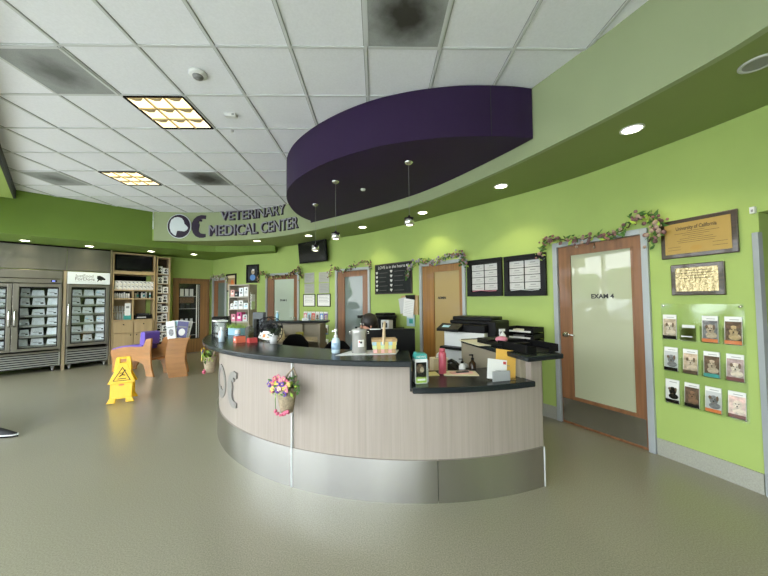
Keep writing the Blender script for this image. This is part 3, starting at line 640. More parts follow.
# notices
def notice(s0, s1, z0, z1, label, m, fm=None):
    t, L = on_wall('notice', label, 'notice', s0, s1, (z0+z1)/2, 'notices on the wall'); h = z1-z0
    b = MB(); b.use(m).box(-L/2+.004, L/2-.004, -.008, 0, -h/2+.004, h/2-.004); b.use(GREY)
    for k in range(5): b.box(-L/2+.05, L/2-.05-.04*(k % 2), -.0088, -.008, h/2-.05-k*.035, h/2-.042-k*.035)
    b.build('sheet', t)
    if fm: frame_box(t, L, h, .018, fm, .018)
GN = mat('notice_grey', (.36, .37, .35), .5)
notice(11.75, 11.40, 1.88, 2.13, 'grey notice on the wall under the television, upper row, beside the pale door', GN)
notice(11.25, 10.90, 1.875, 2.12, 'grey notice on the wall under the television, upper row, away from the pale door', GN)
notice(11.75, 11.40, 1.62, 1.87, 'grey notice directly above the black framed certificate beside the pale door', GN)
notice(11.25, 10.90, 1.62, 1.865, 'grey notice directly above the black framed certificate nearer the dark glass door', GN)
notice(11.785, 11.37, 1.315, 1.61, 'white certificate in a black frame, beside the pale glass door', WHITE, BLACK)
notice(11.295, 10.86, 1.315, 1.61, 'white certificate in a black frame, nearer the dark glass door', WHITE, BLACK)
# small brochure racks under the certificates
def brochure(t, x, z, w, h, bg, an, band, y=-.02, tilt=0):
    pass
def booklet(name, label, p, a, x, y, z, w, h, tone, acc, group, ears=True):
    c = Vector((p.x+math.cos(a)*x-math.sin(a)*y, p.y+math.sin(a)*x+math.cos(a)*y))
    tone = tuple(tone)+((mat('ear_shade', (.16, .10, .06), .8),) if len(tone) < 3 else ()); b = MB(); b.use(WHITE).box(-w/2, w/2, -.006, .004, 0, h)
    b.use(tone[0]).box(-w*.46, w*.49, -.0072, -.006, h*.13, h*.82)
    b.use(tone[1]).disc(.04*w, h*.50, w*.27, h*.18, -.0072); b.disc(.10*w, h*.27, w*.36, h*.12, -.0072)
    if ears: b.use(tone[2]).disc(-.19*w, h*.58, w*.10, h*.07, -.0074); b.disc(.27*w, h*.57, w*.08, h*.10, -.0074)
    b.use(BLACK).disc(-.06*w, h*.53, w*.035, h*.018, -.0086, 8); b.disc(.12*w, h*.53, w*.035, h*.018, -.0086, 8); b.disc(.03*w, h*.44, w*.055, h*.026, -.0086, 8); b.use(tone[2]).disc(.03*w, h*.385, w*.10, h*.012, -.0086, 8)
    b.use(acc).box(-w/2, w/2, -.0074, -.006, 0, h*.13); b.use(GREY).box(-w*.2, w*.35, -.0074, -.006, h*.88, h*.90)
    o = b.build(name, loc=(c.x, c.y, z), rotz=a); o.rotation_euler = (R(-4), 0, a); return tag(o, label, 'brochure', group)
for s0, s1, z, n, nm in ((11.77, 10.93, 1.0, 6, 'the wide top rack'), (11.215, 10.92, .70, 2, 'the middle rack'), (11.215, 10.92, .38, 2, 'the bottom rack')):
    t, L = on_wall('brochure_rack', 'clear brochure rack below the framed certificates, '+{'the wide top rack': 'the wide one', 'the middle rack': 'the small middle one', 'the bottom rack': 'the small lowest one'}[nm], 'brochure rack', s0, s1, z)
    b = MB(); b.use(ACRYL).box(-L/2, L/2, -.005, 0, -.02, .24); b.box(-L/2, L/2, -.045, -.041, -.02, .06); b.box(-L/2, L/2, -.041, -.005, -.02, -.015); b.build('pocket', t)
    p, a, _ = WALL.frame(s0, s1); tn = [(PINK, WHITE), (SKYB, DOG3), (RED, DOG1), (LGREY, DOG2), (BLUE, WHITE), (VIOLET, DOG1)]
    for k in range(n):
        od = ['first', 'second', 'third', 'fourth', 'fifth', 'sixth'][k]
        booklet('leaflet', '%s leaflet from the left in %s below the certificates' % (od, nm), p, a, -L/2+L*(k+.5)/n, -.022, z-.014, L/n*.86, .21, tn[k % 6] if n > 2 else tn[4-k], [RED, BLUE, ORANGE, TEAL, VIOLET, BLACK][k], 'leaflets under the certificates', False)
# chalkboard
t, L = on_wall('chalkboard', 'black chalkboard listing names beside white chalk hearts', 'chalkboard', 9.545, 8.59, 1.865)
b = MB(); b.box(-L/2, L/2, -.02, 0, -.287, .287); b.build('board', t, m=BOARD)
frame_box(t, L+.02, .594, .02, mat('board_frame', (.05, .035, .025), .5), .026)
b = MB(); b.use(CHALK).text('LOVE is in the hearts', .085, -.03, -.0205, .225, .72, .0006)
HEART = [(0, -.5), (-.5, .05), (-.45, .38), (-.2, .45), (0, .25), (.2, .45), (.45, .38), (.5, .05)]
def heart(x, z, k): b.prism([(x+p_[0]*k, z+p_[1]*k) for p_ in HEART], -.0202, -.0212, 'y')
for k in range(5): heart(-.43, .125-k*.085, .062); heart(-.03, .14-k*.09, .062)
heart(.385, .22, .06); b.use(mat('chalk_faint', (.13, .13, .13), .8))
for k in range(5): b.text(['Milo and Pip', 'Daisy', 'Oscar', 'Luna', 'Max'][k], .05, -.24, -.0205, .125-k*.085, None, .0005) if False else b.box(-.36, -.13-.03*(k % 3), -.0206, -.02, .115-k*.085, .122-k*.085); b.box(.05, .30-.03*(k % 2), -.0206, -.02, .13-k*.09, .137-k*.09)
b.build('chalk_drawing', t)
# clipboard pouch with papers
t, L = on_wall('paper_pouch', 'wall pouch stuffed with papers next to the amber lit doorway', 'paper holder', 8.85, 8.44, 1.17)
b = MB(); b.use(TAN).box(-.20, .21, -.03, 0, .02, .36); b.use(BLACK).box(-.07, .15, -.05, -.03, .28, .37); b.build('pouch', t)
b = MB(); b.M = Matrix.Rotation(R(7), 4, 'Y'); b.use(WHITE).box(-.13, .12, -.06, -.052, -.02, .30); b.use(LGREY)
for k in range(8): b.box(-.10, .10, -.0612, -.06, .25-k*.03, .257-k*.03)
b.M = Matrix.Rotation(R(-10), 4, 'Y'); b.use(LGREY).box(-.19, .0, -.052, -.04, .06, .34); b.build('paper_sheet', t)
b = MB(); b.use(PBLUE).box(-.06, .13, -.03, -.022, -.19, .02); b.use(TEAL).box(.0, .09, -.031, -.03, -.14, -.06); b.use(WHITE).box(-.05, .12, -.031, -.03, -.04, .0); b.build('flyer', t)
# two big black frames of business cards
for s0, s1, z0, z1, l in ((7.41, 6.85, 1.495, 2.035, 'black shadow frame with eight white cards, nearer the amber lit door'), (6.815, 6.255, 1.49, 2.03, 'black shadow frame with eight white cards, nearer the frosted exam door')):
    t, L = on_wall('business_card_display', l, 'framed cards', s0, s1, (z0+z1)/2, 'black frames of cards'); h = z1-z0; frame_box(t, L, h, .065, BLACK, .045)
    b = MB(); b.box(-L/2+.05, L/2-.05, -.012, 0, -h/2+.05, h/2-.05); b.build('backing', t, m=BLACKM)
    for r_ in range(4):
        for c_ in range(2):
            cw = (L-.15)/2; ch = .088; x0 = -L/2+.072+c_*(cw+.008); z = h/2-.075-(r_+1)*(ch+.008)+.008
            b = MB(); b.use(mat('card_stock', (.56, .56, .55), .6)).box(x0, x0+cw-.008, -.016, -.012, z, z+ch); b.use(GREY).box(x0+.07, x0+.14, -.0168, -.016, z+ch*.6, z+ch*.72); b.box(x0+.05, x0+cw-.03, -.0168, -.016, z+ch*.3, z+ch*.36); b.build('business_card', t)
    b = MB(); b.use(PINK if s0 > 7 else LGREY); b.M = None; b.tube([(-L/2+.09, -.03, -h/2+.075), (-.05, -.036, -h/2+.085), (.1, -.034, -h/2+.072), (L/2-.09, -.03, -h/2+.078)], .006, 6); b.build('ribbon', t)
# plaques
t, L = on_wall('wall_plaque', 'large dark wood plaque with engraved gold diploma plate', 'plaque', 5.10, 4.595, 1.968, 'wooden plaques')
b = MB(); b.box(-L/2, L/2, -.024, 0, -.17, .17); b.build('plaque_board', t, m=DKWOOD, bevel=.006)
b = MB(); b.box(-L/2+.035, L/2-.035, -.027, -.024, -.135, .135); b.build('gold_plate', t, m=BRASS)
b = MB(); INK = mat('engraving', (.06, .035, .012), .5); b.use(INK).text('University of California', .045, 0, -.0275, .085, .27, .0004, .001)
for k, wd in enumerate((.12, .30, .18, .10, .22, .26, .24)): b.box(-wd/2, wd/2, -.0276, -.027, .055-k*.016, .058-k*.016)
b.use(mat('seal', (.42, .25, .06), .4, metal=.5)).disc(0, -.095, .04, .022, -.027); b.use(INK)
for x, z in ((-.15, -.075), (.15, -.065), (-.15, -.1), (.15, -.095)): b.box(x-.045, x+.045, -.0276, -.027, z, z+.003)
b.build('engraving', t)
t, L = on_wall('wall_plaque', 'smaller dark wood plaque with a crinkled shiny gold plate', 'plaque', 5.037, 4.685, 1.605, 'wooden plaques')
b = MB(); b.box(-L/2, L/2, -.024, 0, -.136, .136); b.build('plaque_board', t, m=DKWOOD, bevel=.006)
b = MB(); b.box(-L/2+.035, L/2-.035, -.027, -.024, -.102, .102); b.build('gold_plate', t, m=mat('crinkled_foil', (.62, .50, .28), .25, metal=.7, bump=.9, nscale=35, noise=.1))
b = MB(); b.use(INK); 
for k, wd in enumerate((.20, .24, .14, .22)): b.box(-wd/2, wd/2, -.0276, -.0265, .075-k*.022, .08-k*.022)
b.build('engraving', t)
# door contact
t, L = on_wall('wall_sensor', 'small white contact sensor on the wall by the dark opening', 'sensor', 4.525, 4.497, 2.10)
b = MB(); b.use(WPLAS).box(-.014, .014, -.025, 0, -.024, .024); b.use(GREY).box(-.006, .006, -.027, -.025, -.014, .004); b.build('housing', t)
# clear brochure board
ps, pa, PL = WALL.frame(5.125, 4.588)
t = thing('brochure_holder', 'clear acrylic wall board with twelve brochure pockets', 'brochure holder', (ps.x, ps.y, .49), pa)
b = MB(); b.box(-PL/2, PL/2, -.012, -.007, 0, .905); b.build('back_sheet', t, m=ACRYL)
for x in (-PL/2+.02, PL/2-.02):
    for z in (.02, .885): q = MB(); q.use(CHROME, True).cyl((x, 0, z), (x, -.018, z), .008, n=10); q.build('standoff', t)
rows = [(.600, .215), (.318, .205), (.035, .200)]
tones = [(DOG1, mat('pup_white', (.72, .62, .5), .8, noise=.35, nscale=40), BLACK, 'cream puppy'), None, (DOG3, DOG1, ORANGE, 'dog with an orange band'), (DOG2, mat('pup_gold', (.5, .36, .19), .8, noise=.35, nscale=40), ORANGE, 'golden puppy and orange band'),
         (LGREY, DOG3, BLACK, 'grey kitten'), (mat('warm_beige', (.55, .42, .3), .8, noise=.35, nscale=40), mat('fur_light', (.68, .55, .42), .8, noise=.35, nscale=40), DOG2, 'pale brown dog'), (DOG2, DOG1, TEAL, 'tan dog with teal band'), (mat('mauve_bg', (.4, .3, .28), .8, noise=.35, nscale=40), mat('pup_white', (.7, .6, .5)), mat('maroon', (.16, .04, .03), .6), 'white dog with maroon band'),
         (WHITE, BLACK, BLACK, 'black and white cat'), (DOG2, mat('spaniel', (.26, .14, .08), .8, noise=.35, nscale=40), BLACK, 'brown long-eared dog'), (LGREY, DOG3, ORANGE, 'grey dog with orange band'), (mat('pale_pink', (.7, .5, .45), .8, noise=.35, nscale=40), mat('pup_pink', (.78, .62, .52), .8, noise=.35, nscale=40), mat('maroon', (.16, .04, .03), .6), 'sleeping pale puppies')]
for r_, (z, h) in enumerate(rows):
    for c_ in range(4):
        w_ = .098; x = -PL/2+.062+c_*.137
        q = MB(); q.use(ACRYL).box(x-.056, x+.056, -.040, -.037, z-.012, z+.12); q.box(x-.056, x+.056, -.037, -.012, z-.012, z-.009); q.build('pocket', t)
        tn = tones[r_*4+c_]
        if tn: booklet('brochure', 'brochure with a %s, %s row of the clear wall board' % (tn[3], ['top', 'middle', 'bottom'][r_]), ps, pa, x, -.022, .49+z-.008, w_, h, tn[:2], tn[2], 'brochures on the clear wall board', tn[3] != 'sleeping pale puppies')
        else:
            q = MB(); q.use(WPLAS); q.box(x-.035, x+.05, -.0415, -.040, z+.10, z+.125); q.box(x-.045, x+.03, -.0415, -.040, z+.02, z+.03); q.build('pocket_strip', t)
# framed print on the return wall
t = thing('framed_print', 'small black framed warm-toned print hanging just above the bookcase', 'framed picture', (C0.x+dv.x*.63, C0.y+dv.y*.63, 1.98), ar)
frame_box(t, .50, .50, .04, BLACK); b = MB(); b.use(TAN).box(-.21, .21, -.012, 0, -.21, .21); b.use(ORANGE).disc(.05, -.02, .08, .10, -.012); b.use(CREAM).box(-.2, .2, -.0125, -.012, .13, .2); b.build('print', t)

# ------------------------------------------------------------------ fridge wall (local x along the wall, y into it)
def LT(name, label, cat, u, w=0., z=0., group=None): p = LW(u, w); return thing(name, label, cat, (p.x, p.y, z), A45, group)
t = LT('overhead_panel', 'brushed steel panel filling the wall above the fridges', 'wall panel', .47, 0, 2.17)
b = MB(); b.box(-2.6, -.30, 0, .04, 0, .50); b.box(-.295, .425, 0, .04, 0, .50); b.build('steel_sheet', t, m=FRSTEEL)
b = MB(); b.box(-2.6, .425, -.02, .06, .502, .528); b.build('top_gap', t, m=BLACKM)
o = MB().box(0, .05, -.03, .5, 0, 2.165).build('upright_post', loc=(*LW(.125, 0), 0), rotz=A45, m=mat('post_steel', (.42, .34, .22), .45, metal=.6)); tag(o, 'slim tan metal upright between the two fridges', 'post')
o = MB().box(0, .02, -.02, .5, 0, 2.70).build('upright_post', loc=(*LW(.905, 0), 0), rotz=A45, m=MATS['post_steel']); tag(o, 'slim metal upright between narrow fridge and wooden shelving', 'post')
def grille(t, x0, x1, z0, z1):
    b = MB(); b.use(BLACKM).box(x0, x1, .01, .03, z0, z1); b.use(DKSTEEL); n = 6; g = (z1-z0)/n
    for k in range(n): b.add([(x0, -.004, z0+k*g+.004), (x1, -.004, z0+k*g+.004), (x1, .008, z0+(k+.62)*g), (x0, .008, z0+(k+.62)*g), (x0, .012, z0+k*g+.004), (x1, .012, z0+k*g+.004)], [(0, 1, 2, 3), (0, 4, 5, 1)])
    for x in (x0, x1): b.box(x-.012, x+.012, -.006, .02, z0, z1)
    b.build('grille', t)
def caster(t, x, y):
    b = MB(); b.use(DKSTEEL).box(x-.03, x+.03, y-.03, y+.03, .08, .10); b.box(x-.025, x+.025, y-.02, y+.02, .05, .08); b.use(GREY, True).cyl((x-.015, y, .042), (x+.015, y, .042), .04, n=16); b.build('caster', t)
def fridge_case(t, x0, x1, top):
    b = MB(); b.use(FRSTEEL).box(x0, x0+.03, .0, .75, .10, top); b.box(x1-.03, x1, .0, .75, .10, top); b.box(x0, x1, .0, .75, top-.03, top); b.box(x0, x1, 0, .75, .40, .43); b.use(DARK).box(x0+.03, x1-.03, .72, .75, .43, top-.03); b.use(BLACKM).box(x0, x1, .04, .75, .10, .40); b.build('cabinet', t)
def fdoor(t, x0, x1, z0, z1, gx0, gx1, gz0, gz1, hx, hz0, hz1):
    b = MB(); b.box(x0, gx0, -.055, -.002, z0, z1); b.box(gx1, x1, -.055, -.002, z0, z1); b.box(gx0, gx1, -.055, -.002, z0, gz0); b.box(gx0, gx1, -.055, -.002, gz1, z1); d = b.build('door', t, m=FRSTEEL, bevel=.005)
    b = MB(); b.box(gx0, gx1, -.040, -.034, gz0, gz1); b.build('glass_pane', d, m=CASEGL)
    e = .018; b = MB(); b.use(BLACK).box(gx0, gx1, -.05, -.03, gz0, gz0+e); b.box(gx0, gx1, -.05, -.03, gz1-e, gz1); b.box(gx0, gx0+e, -.05, -.03, gz0, gz1); b.box(gx1-e, gx1, -.05, -.03, gz0, gz1); b.build('gasket', d)
    b = MB(); b.use(CHROME, True).tube([(hx, -.06, hz0), (hx, -.095, hz0+.03), (hx, -.095, hz1-.03), (hx, -.06, hz1)], .012); b.build('handle', d)
def fshelves(t, x0, x1, zs):
    for z in zs:
        b = MB(); b.box(x0, x1, .06, .62, z-.012, z); b.box(x0, x1, .045, .06, z-.03, z+.008); b.build('shelf', t, m=DKSTEEL)
    for x in (x0+.012, x1-.012):
        b = MB(); b.box(x-.008, x+.008, .0, .014, zs[0]-.02, zs[-1]+.2); b.build('fill_tube', t, m=COOL)
def pack(label, u, w, z, ww, hh, kind, group):
    p = LW(u, w); b = MB(); b.use(mat('food_pouch', (.70, .73, .76), .45, noise=.12, nscale=14))
    b.add([(-ww/2, -.09, .01), (ww/2, -.09, .01), (ww/2, .10, .0), (-ww/2, .10, .0), (-ww/2+.012, -.05, hh), (ww/2-.012, -.05, hh), (ww/2-.012, .05, hh), (-ww/2+.012, .05, hh)], [(3,2,1,0),(4,5,6,7),(0,1,5,4),(1,2,6,5),(2,3,7,6),(3,0,4,7)])
    if kind: b.use(GREY).box(-ww*.3, ww*.15, -.084, -.074, hh*.42, hh*.5); b.use(BLACK).box(ww*.12, ww*.36, -.086, -.074, hh*.22, hh*.4)
    if kind == 2: b.use(SKYB).box(-ww*.42, -ww*.1, -.086, -.074, hh*.55, hh*.7)
    o = b.build('food_pack', loc=(p.x, p.y, z), rotz=A45, bevel=.006); return tag(o, label, 'food pack', group)
ORD = ['lowest', 'second lowest', 'third lowest', 'third highest', 'second highest', 'topmost']
# double fridge
t = LT('double_fridge', 'wide stainless fridge with two glass doors on casters', 'fridge', 0)
fridge_case(t, -1.36, .115, 2.155)
b = MB(); b.box(-1.36, .115, -.03, 0, 1.975, 2.15); b.box(-1.36, .115, -.045, 0, 1.875, 1.965); b.build('header_panel', t, m=FRSTEEL, bevel=.006)
b = MB(); b.box(-1.3, .05, -.032, -.03, 1.966, 1.976); b.build('header_groove', t, m=BLACKM)
b = MB(); b.use(BLACK).box(-.06, .03, -.048, -.045, 1.905, 1.945); b.use(LED).box(-.045, .0, -.05, -.048, 1.915, 1.935); b.build('display', t)
fdoor(t, -.585, .11, .47, 1.86, -.50, .06, .525, 1.79, -.548, .98, 1.32)
fdoor(t, -1.35, -.595, .47, 1.86, -1.27, -.66, .525, 1.79, -.625, .98, 1.32)
grille(t, -1.34, .095, .12, .395)
for x, y in ((.0, .06), (-1.25, .06), (0, .65), (-1.25, .65)): caster(t, x, y)
zs = [.56, .765, .985, 1.195, 1.405, 1.605]
fshelves(t, -1.33, .085, zs)
rng = random.Random(3)
for k, z in enumerate(zs):
    for j, (u, ww) in enumerate(((-.43, .14), (-.235, .19), (-.02, .17))):
        pack('white food pack %s, %s shelf, right door of the double fridge' % (['by the handle', 'in the middle', 'by the hinge'][j], ORD[k]), u+rng.uniform(-.012, .012), .19, z, ww, rng.uniform(.12, .165), 1+((j+k) % 2)*0 if (j+k) % 3 else 0, 'white food packs in the fridges')
    pack('white food pack, %s shelf, behind the left door of the double fridge' % ORD[k], -.74, .19, z, .20, rng.uniform(.12, .16), 2 if k in (4,) else 1, 'white food packs in the fridges')
# narrow fridge
t = LT('display_fridge', 'narrow stainless glass-door fridge with a white illuminated sign on top', 'fridge', .545)
X = .545
fridge_case(t, .185-X, .895-X, 2.15)
b = MB(); b.box(.185-X, .895-X, -.04, 0, 1.875, 2.145); sp = b.build('sign_panel', t, m=SIGNW, bevel=.005)
b = MB(); b.use(GREY).text('JustFood', .095, -.085, -.0405, 2.055, .30, .0006, .001); b.text('ForDogs', .095, -.08, -.0405, 1.985, .32, .0006, .002); b.box(-.24, .1, -.041, -.04, 1.925, 1.928); b.build('lettering', sp)
b = MB(); b.use(BLACK); b.prism([(.125, 2.07), (.17, 2.075), (.22, 2.05), (.275, 1.995), (.255, 1.975), (.205, 1.975), (.19, 1.945), (.175, 1.975), (.15, 1.96), (.135, 1.93), (.125, 1.945), (.14, 1.99), (.12, 2.0)], -.0402, -.0415, 'y'); b.build('dog_emblem', sp)
fdoor(t, .19-X, .89-X, .50, 1.86, .255-X, .825-X, .555, 1.80, .215-X, .95, 1.45)
grille(t, .20-X, .88-X, .12, .44)
for x, y in ((.25-X, .06), (.83-X, .06), (.25-X, .65), (.83-X, .65)): caster(t, x, y)
fshelves(t, .215-X, .865-X, [.58, .79, 1.0, 1.21, 1.41, 1.61])
for k, z in enumerate([.58, .79, 1.0, 1.21, 1.41, 1.61]):
    for j, u in enumerate((.34, .545, .745)):
        pack('white food pack %s, %s shelf of the narrow signed fridge' % (['by the handle', 'in the middle', 'by the hinge'][j], ORD[k]), u+rng.uniform(-.015, .015), .19, z, rng.uniform(.15, .185), rng.uniform(.12, .165), rng.choice((0, 1, 1, 2)) if j else 1, 'white food packs in the fridges')
# wooden shelving unit
U0 = .94; t = LT('shelving_unit', 'light maple shelving unit with a television niche, drawers and cupboards', 'shelving unit', U0); W_ = .84
b = MB(); b.box(0, .03, 0, .5, 0, 2.66); b.box(W_-.03, W_, 0, .5, 0, 2.66); b.box(.03, W_-.03, .47, .5, 0, 2.66); b.box(.03, W_-.03, 0, .5, 2.63, 2.66)
for z in (2.14, 1.735, 1.525, 1.0): b.box(.03, W_-.03, 0, .47, z, z+.03)
b.box(.03, W_-.03, 0, .03, 2.17, 2.22); b.box(.385, .41, .0, .47, 1.03, 1.735); b.box(.03, W_-.03, .02, .47, .05, 1.0); b.use(MAPLE); b.build('carcass', t, m=MAPLE)
b = MB(); b.use(BLACKM).box(.03, W_-.03, .46, .469, 1.56, 2.13); b.build('back_panel', t, m=DKWOOD)
for k in range(2):
    x0 = .035+k*(W_/2-.03); x1 = x0+W_/2-.045
    b = MB(); b.box(x0, x1, -.018, .018, .72, .985); d = b.build('drawer', t, m=MAPLE, bevel=.004); b = MB(); b.use(BLACK, True).sphere(((x0+x1)/2, -.03, .92), .014); b.build('knob', d)
    b = MB(); b.box(x0, x1, -.018, .018, .08, .705); d = b.build('door', t, m=MAPLE, bevel=.004); b = MB(); b.use(BLACK, True).sphere((x1-.05 if k == 0 else x0+.05, -.03, .66), .014); b.build('knob', d)
p = LW(U0+.42, .10)
t2 = thing('shelf_television', 'black television set in the top niche of the maple shelving', 'television', (p.x, p.y, 2.222), A45)
b = MB(); b.box(-.36, .36, -.02, .03, .02, .40); b.build('bezel', t2, m=BLACK, bevel=.006); b = MB(); b.box(-.345, .345, -.023, -.02, .04, .385); b.build('screen', t2, m=SCREEN); b = MB(); b.box(-.15, .15, -.06, .08, 0, .02); b.build('stand', t2, m=BLACK)
def can(u, z, r, h, m, cap, label, name, group, w=.12, band=None):
    p = LW(u, w); b = MB(); b.use(m, True).lathe([(r, 0), (r, h*.82)], n=14)
    if cap: b.use(cap, True).lathe([(r*.75, h*.82), (r*.75, h), (0, h)], n=12)
    if band: b.use(band, True).lathe([(r+.001, h*.25), (r+.001, h*.6)], n=14)
    o = b.build(name, loc=(p.x, p.y, z), rotz=A45); return tag(o, label, {'food_can': 'food can', 'medicine_bottle': 'bottle'}[name], group)
NTH = ['first', 'second', 'third', 'fourth', 'fifth', 'sixth', 'seventh', 'eighth', 'ninth', 'tenth']
def carton(u, z, ww, hh, label):
    p = LW(u, .12); b = MB(); b.use(CREAM if False else WHITE).box(-ww/2, ww/2, -.06, .06, 0, hh); b.use(GREY).prism([(-ww*.35, hh*.85), (ww*.3, hh*.85), (ww*.38, hh*.45), (.0, hh*.7)], -.0602, -.062, 'y'); b.use(CREAM).box(-ww*.3, ww*.2, -.061, -.06, hh*.15, hh*.28)
    o = b.build('food_carton', loc=(p.x, p.y, z), rotz=A45, bevel=.003); tag(o, label, 'carton', 'stacked cartons on the upper shelf')
for r_ in range(2):
    for k in range(10): carton(.985+.0385+k*.0775, 1.767+r_*.108, .073, .105, '%s white carton from the left in the %s row under the niche television' % (NTH[k], ['lower', 'upper'][r_]))
for k in range(7): can(1.005+k*.044, 1.556, .019, .13+.02*(k > 3), WHITE, DARK if k > 4 else WPLAS, '%s white bottle from the left on the bottle shelf, left half' % NTH[k], 'medicine_bottle', 'bottles on the shelving')
for k in range(8): can(1.40+k*.042, 1.556, .018, .15, [WHITE, LGREY, DARK, WHITE][k % 4], WPLAS if k % 2 else DARK, '%s bottle from the left on the bottle shelf, right half' % NTH[k], 'medicine_bottle', 'bottles on the shelving', band=[None, TEAL, None][k % 3])
for k in range(5): can(1.02+k*.05, 1.031, .021, .19 if k % 2 else .17, WHITE, WPLAS, '%s tall white bottle from the left in the lower shelf niche' % NTH[k], 'medicine_bottle', 'bottles on the shelving', w=.2)
for k in range(5): can(1.02+k*.05, 1.23, .02, .14, [LGREY, WHITE][k % 2], WPLAS, '%s small bottle from the left, upper tier of the lower shelf niche' % NTH[k], 'medicine_bottle', 'bottles on the shelving', w=.3)
p = LW(1.145, .28); o = MB().use(WHITE).box(-.17, .17, -.09, .1, 1.212, 1.228).box(-.17, -.16, -.08, .1, 1.031, 1.212).box(.16, .17, -.08, .1, 1.031, 1.212).build('shelf_riser', loc=(p.x, p.y, 0), rotz=A45); tag(o, 'small white riser holding bottles in the lower shelf niche', 'shelf riser')
p = LW(1.245, .10); b = MB(); b.use(TEAL).box(-.07, .07, -.03, .03, 0, .14); b.use(WHITE).box(-.055, .055, -.032, -.02, .10, .40); b.use(GREY).box(-.03, .03, -.033, -.032, .28, .33); tag(b.build('shelf_sign', loc=(p.x, p.y, 1.031), rotz=A45), 'white and green sign box in the lower shelf niche', 'sign')
p = LW(1.56, .18); b = MB(); b.use(BLACK).box(-.16, .16, -.12, .12, 0, .10); b.use(DARK).box(-.12, .12, -.13, .1, .10, .14); b.use(LGREY).box(-.13, .05, -.125, -.12, .03, .06); tag(b.build('label_printer', loc=(p.x, p.y, 1.031), rotz=A45, bevel=.008), 'low black printer in the right shelf niche', 'printer')
# tall card rack
RU = 1.955; t = LT('display_rack', 'tall narrow wooden rack hung with black and white pet cards', 'display rack', RU)
b = MB(); b.box(-.15, -.125, 0, .38, .05, 2.62); b.box(.125, .15, 0, .38, .05, 2.62); b.box(-.15, .15, 0, .38, 2.60, 2.625); b.box(-.15, .15, 0, .38, 0, .06); b.build('side_frame', t, m=MAPLE)
b = MB(); b.box(-.125, .125, .3, .32, .06, 2.6); b.build('back_board', t, m=DKWOOD)
for k in range(8):
    b = MB(); b.box(-.125, .125, .04, .30, .42+k*.25, .432+k*.25); b.build('shelf', t, m=MAPLE)
for k in range(8):
    for j in range(2):
        x = -.06+j*.12; p = LW(RU+x, .06+.05*((k+j) % 2)); b = MB(); hh = (.17, .215)[(k+j) % 2]; b.use(WHITE).box(-.058, .058, -.012, .012, 0, hh); b.use(BLACK).disc(.005, hh*.62, .032, .035, -.012); b.box(-.04, .035, -.0128, -.012, hh*.12, hh*.36); b.use(LGREY).disc(.012, hh*.60, .012, .018, -.0134)
        o = b.build('pet_card', loc=(p.x, p.y, .433+k*.25), rotz=A45); o.rotation_euler = (R(-8), 0, A45)
        tag(o, 'black and white pet card on the %s shelf up of the tall rack, %s' % (NTH[k], ['left', 'right'][j]), 'card', 'pet cards on the tall rack')

# ------------------------------------------------------------------ waiting area
def lounge(loc, rz, label):
    t = thing('lounge_chair', label, 'lounge chair', loc, rz, 'wooden lounge chairs')
    # profile in x (front at -x) and z; two side panels, seat and back pads between them
    prof = [(-.74,.40),(-.72,.455),(-.55,.49),(-.32,.535),(-.08,.555),(.16,.56),(.32,.58),(.40,.72),(.56,.75),(.545,.62),(.53,.42),(.57,.15),(.64,0),(.42,0),(.385,.13),(.32,.23),(.12,.275),(-.18,.255),(-.38,.18),(-.47,.08),(-.50,0),(-.68,0),(-.66,.15),(-.69,.30)]
    for y in (-.19, .15):
        b = MB(); b.prism(prof, y, y+.035, 'y'); b.build('side_panel', t, m=BENCHW, bevel=.006)
    b = MB(); pad = [(-.76,.36),(-.79,.43),(-.75,.475),(-.55,.525),(-.32,.56),(-.08,.58),(.22,.585),(.22,.50),(-.08,.50),(-.32,.48),(-.55,.43)]
    b.prism(pad, -.152, .148, 'y'); b.build('seat_pad', t, m=INDIGO, bevel=.012)
    b = MB(); b.prism([(.14,.58),(.17,.83),(.205,.865),(.31,.845),(.29,.60)], -.152, .148, 'y'); b.build('back_pad', t, m=INDIGO, bevel=.012)
    b = MB(); b.box(.38, .46, -.155, .15, .30, .34); b.build('cross_rail', t, m=BENCHW)
    return t
lounge((-4.86, 6.68, 0), R(-23), 'wooden lounge chair with purple cushions behind the yellow floor sign')
lounge((-5.32, 3.45, 0), R(180), 'wooden lounge chair with purple cushions under the seated visitor')
# magazine stand with bent wooden sides
t = thing('magazine_stand', 'wooden magazine table with curved bent sides beside the lounge chair', 'magazine stand', (-3.97, 6.44, 0), R(28))
def bent(x0):
    P_ = [(-.02, .76), (-.045, .6), (-.06, .42), (-.05, .25), (-.03, .1), (0, 0)]
    return P_
w0 = .155
prof = [(-w0, .75), (-w0-.03, .62), (-w0-.05, .45), (-w0-.045, .28), (-w0-.02, .12), (-w0+.01, 0), (w0+.01, .0), (w0+.0, .10), (w0-.035, .28), (w0-.04, .45), (w0-.015, .62), (w0+.04, .75)]
for y in (-.24, .20):
    b = MB(); b.prism(prof, y, y+.035, 'y'); b.build('side_panel', t, m=BENCHW, bevel=.006)
b = MB(); b.box(-.155, .15, -.205, .20, .70, .735); b.box(-.19, .11, -.205, .20, .30, .33); b.build('shelf', t, m=BENCHW)
cols = [(LGREY, DOG3), (SKYB, WHITE), (PGREEN, DOG1), (LGREY, DOG2), (mat('indigo_cover', (.1, .1, .25), .5), WHITE), (WHITE, DOG3)]
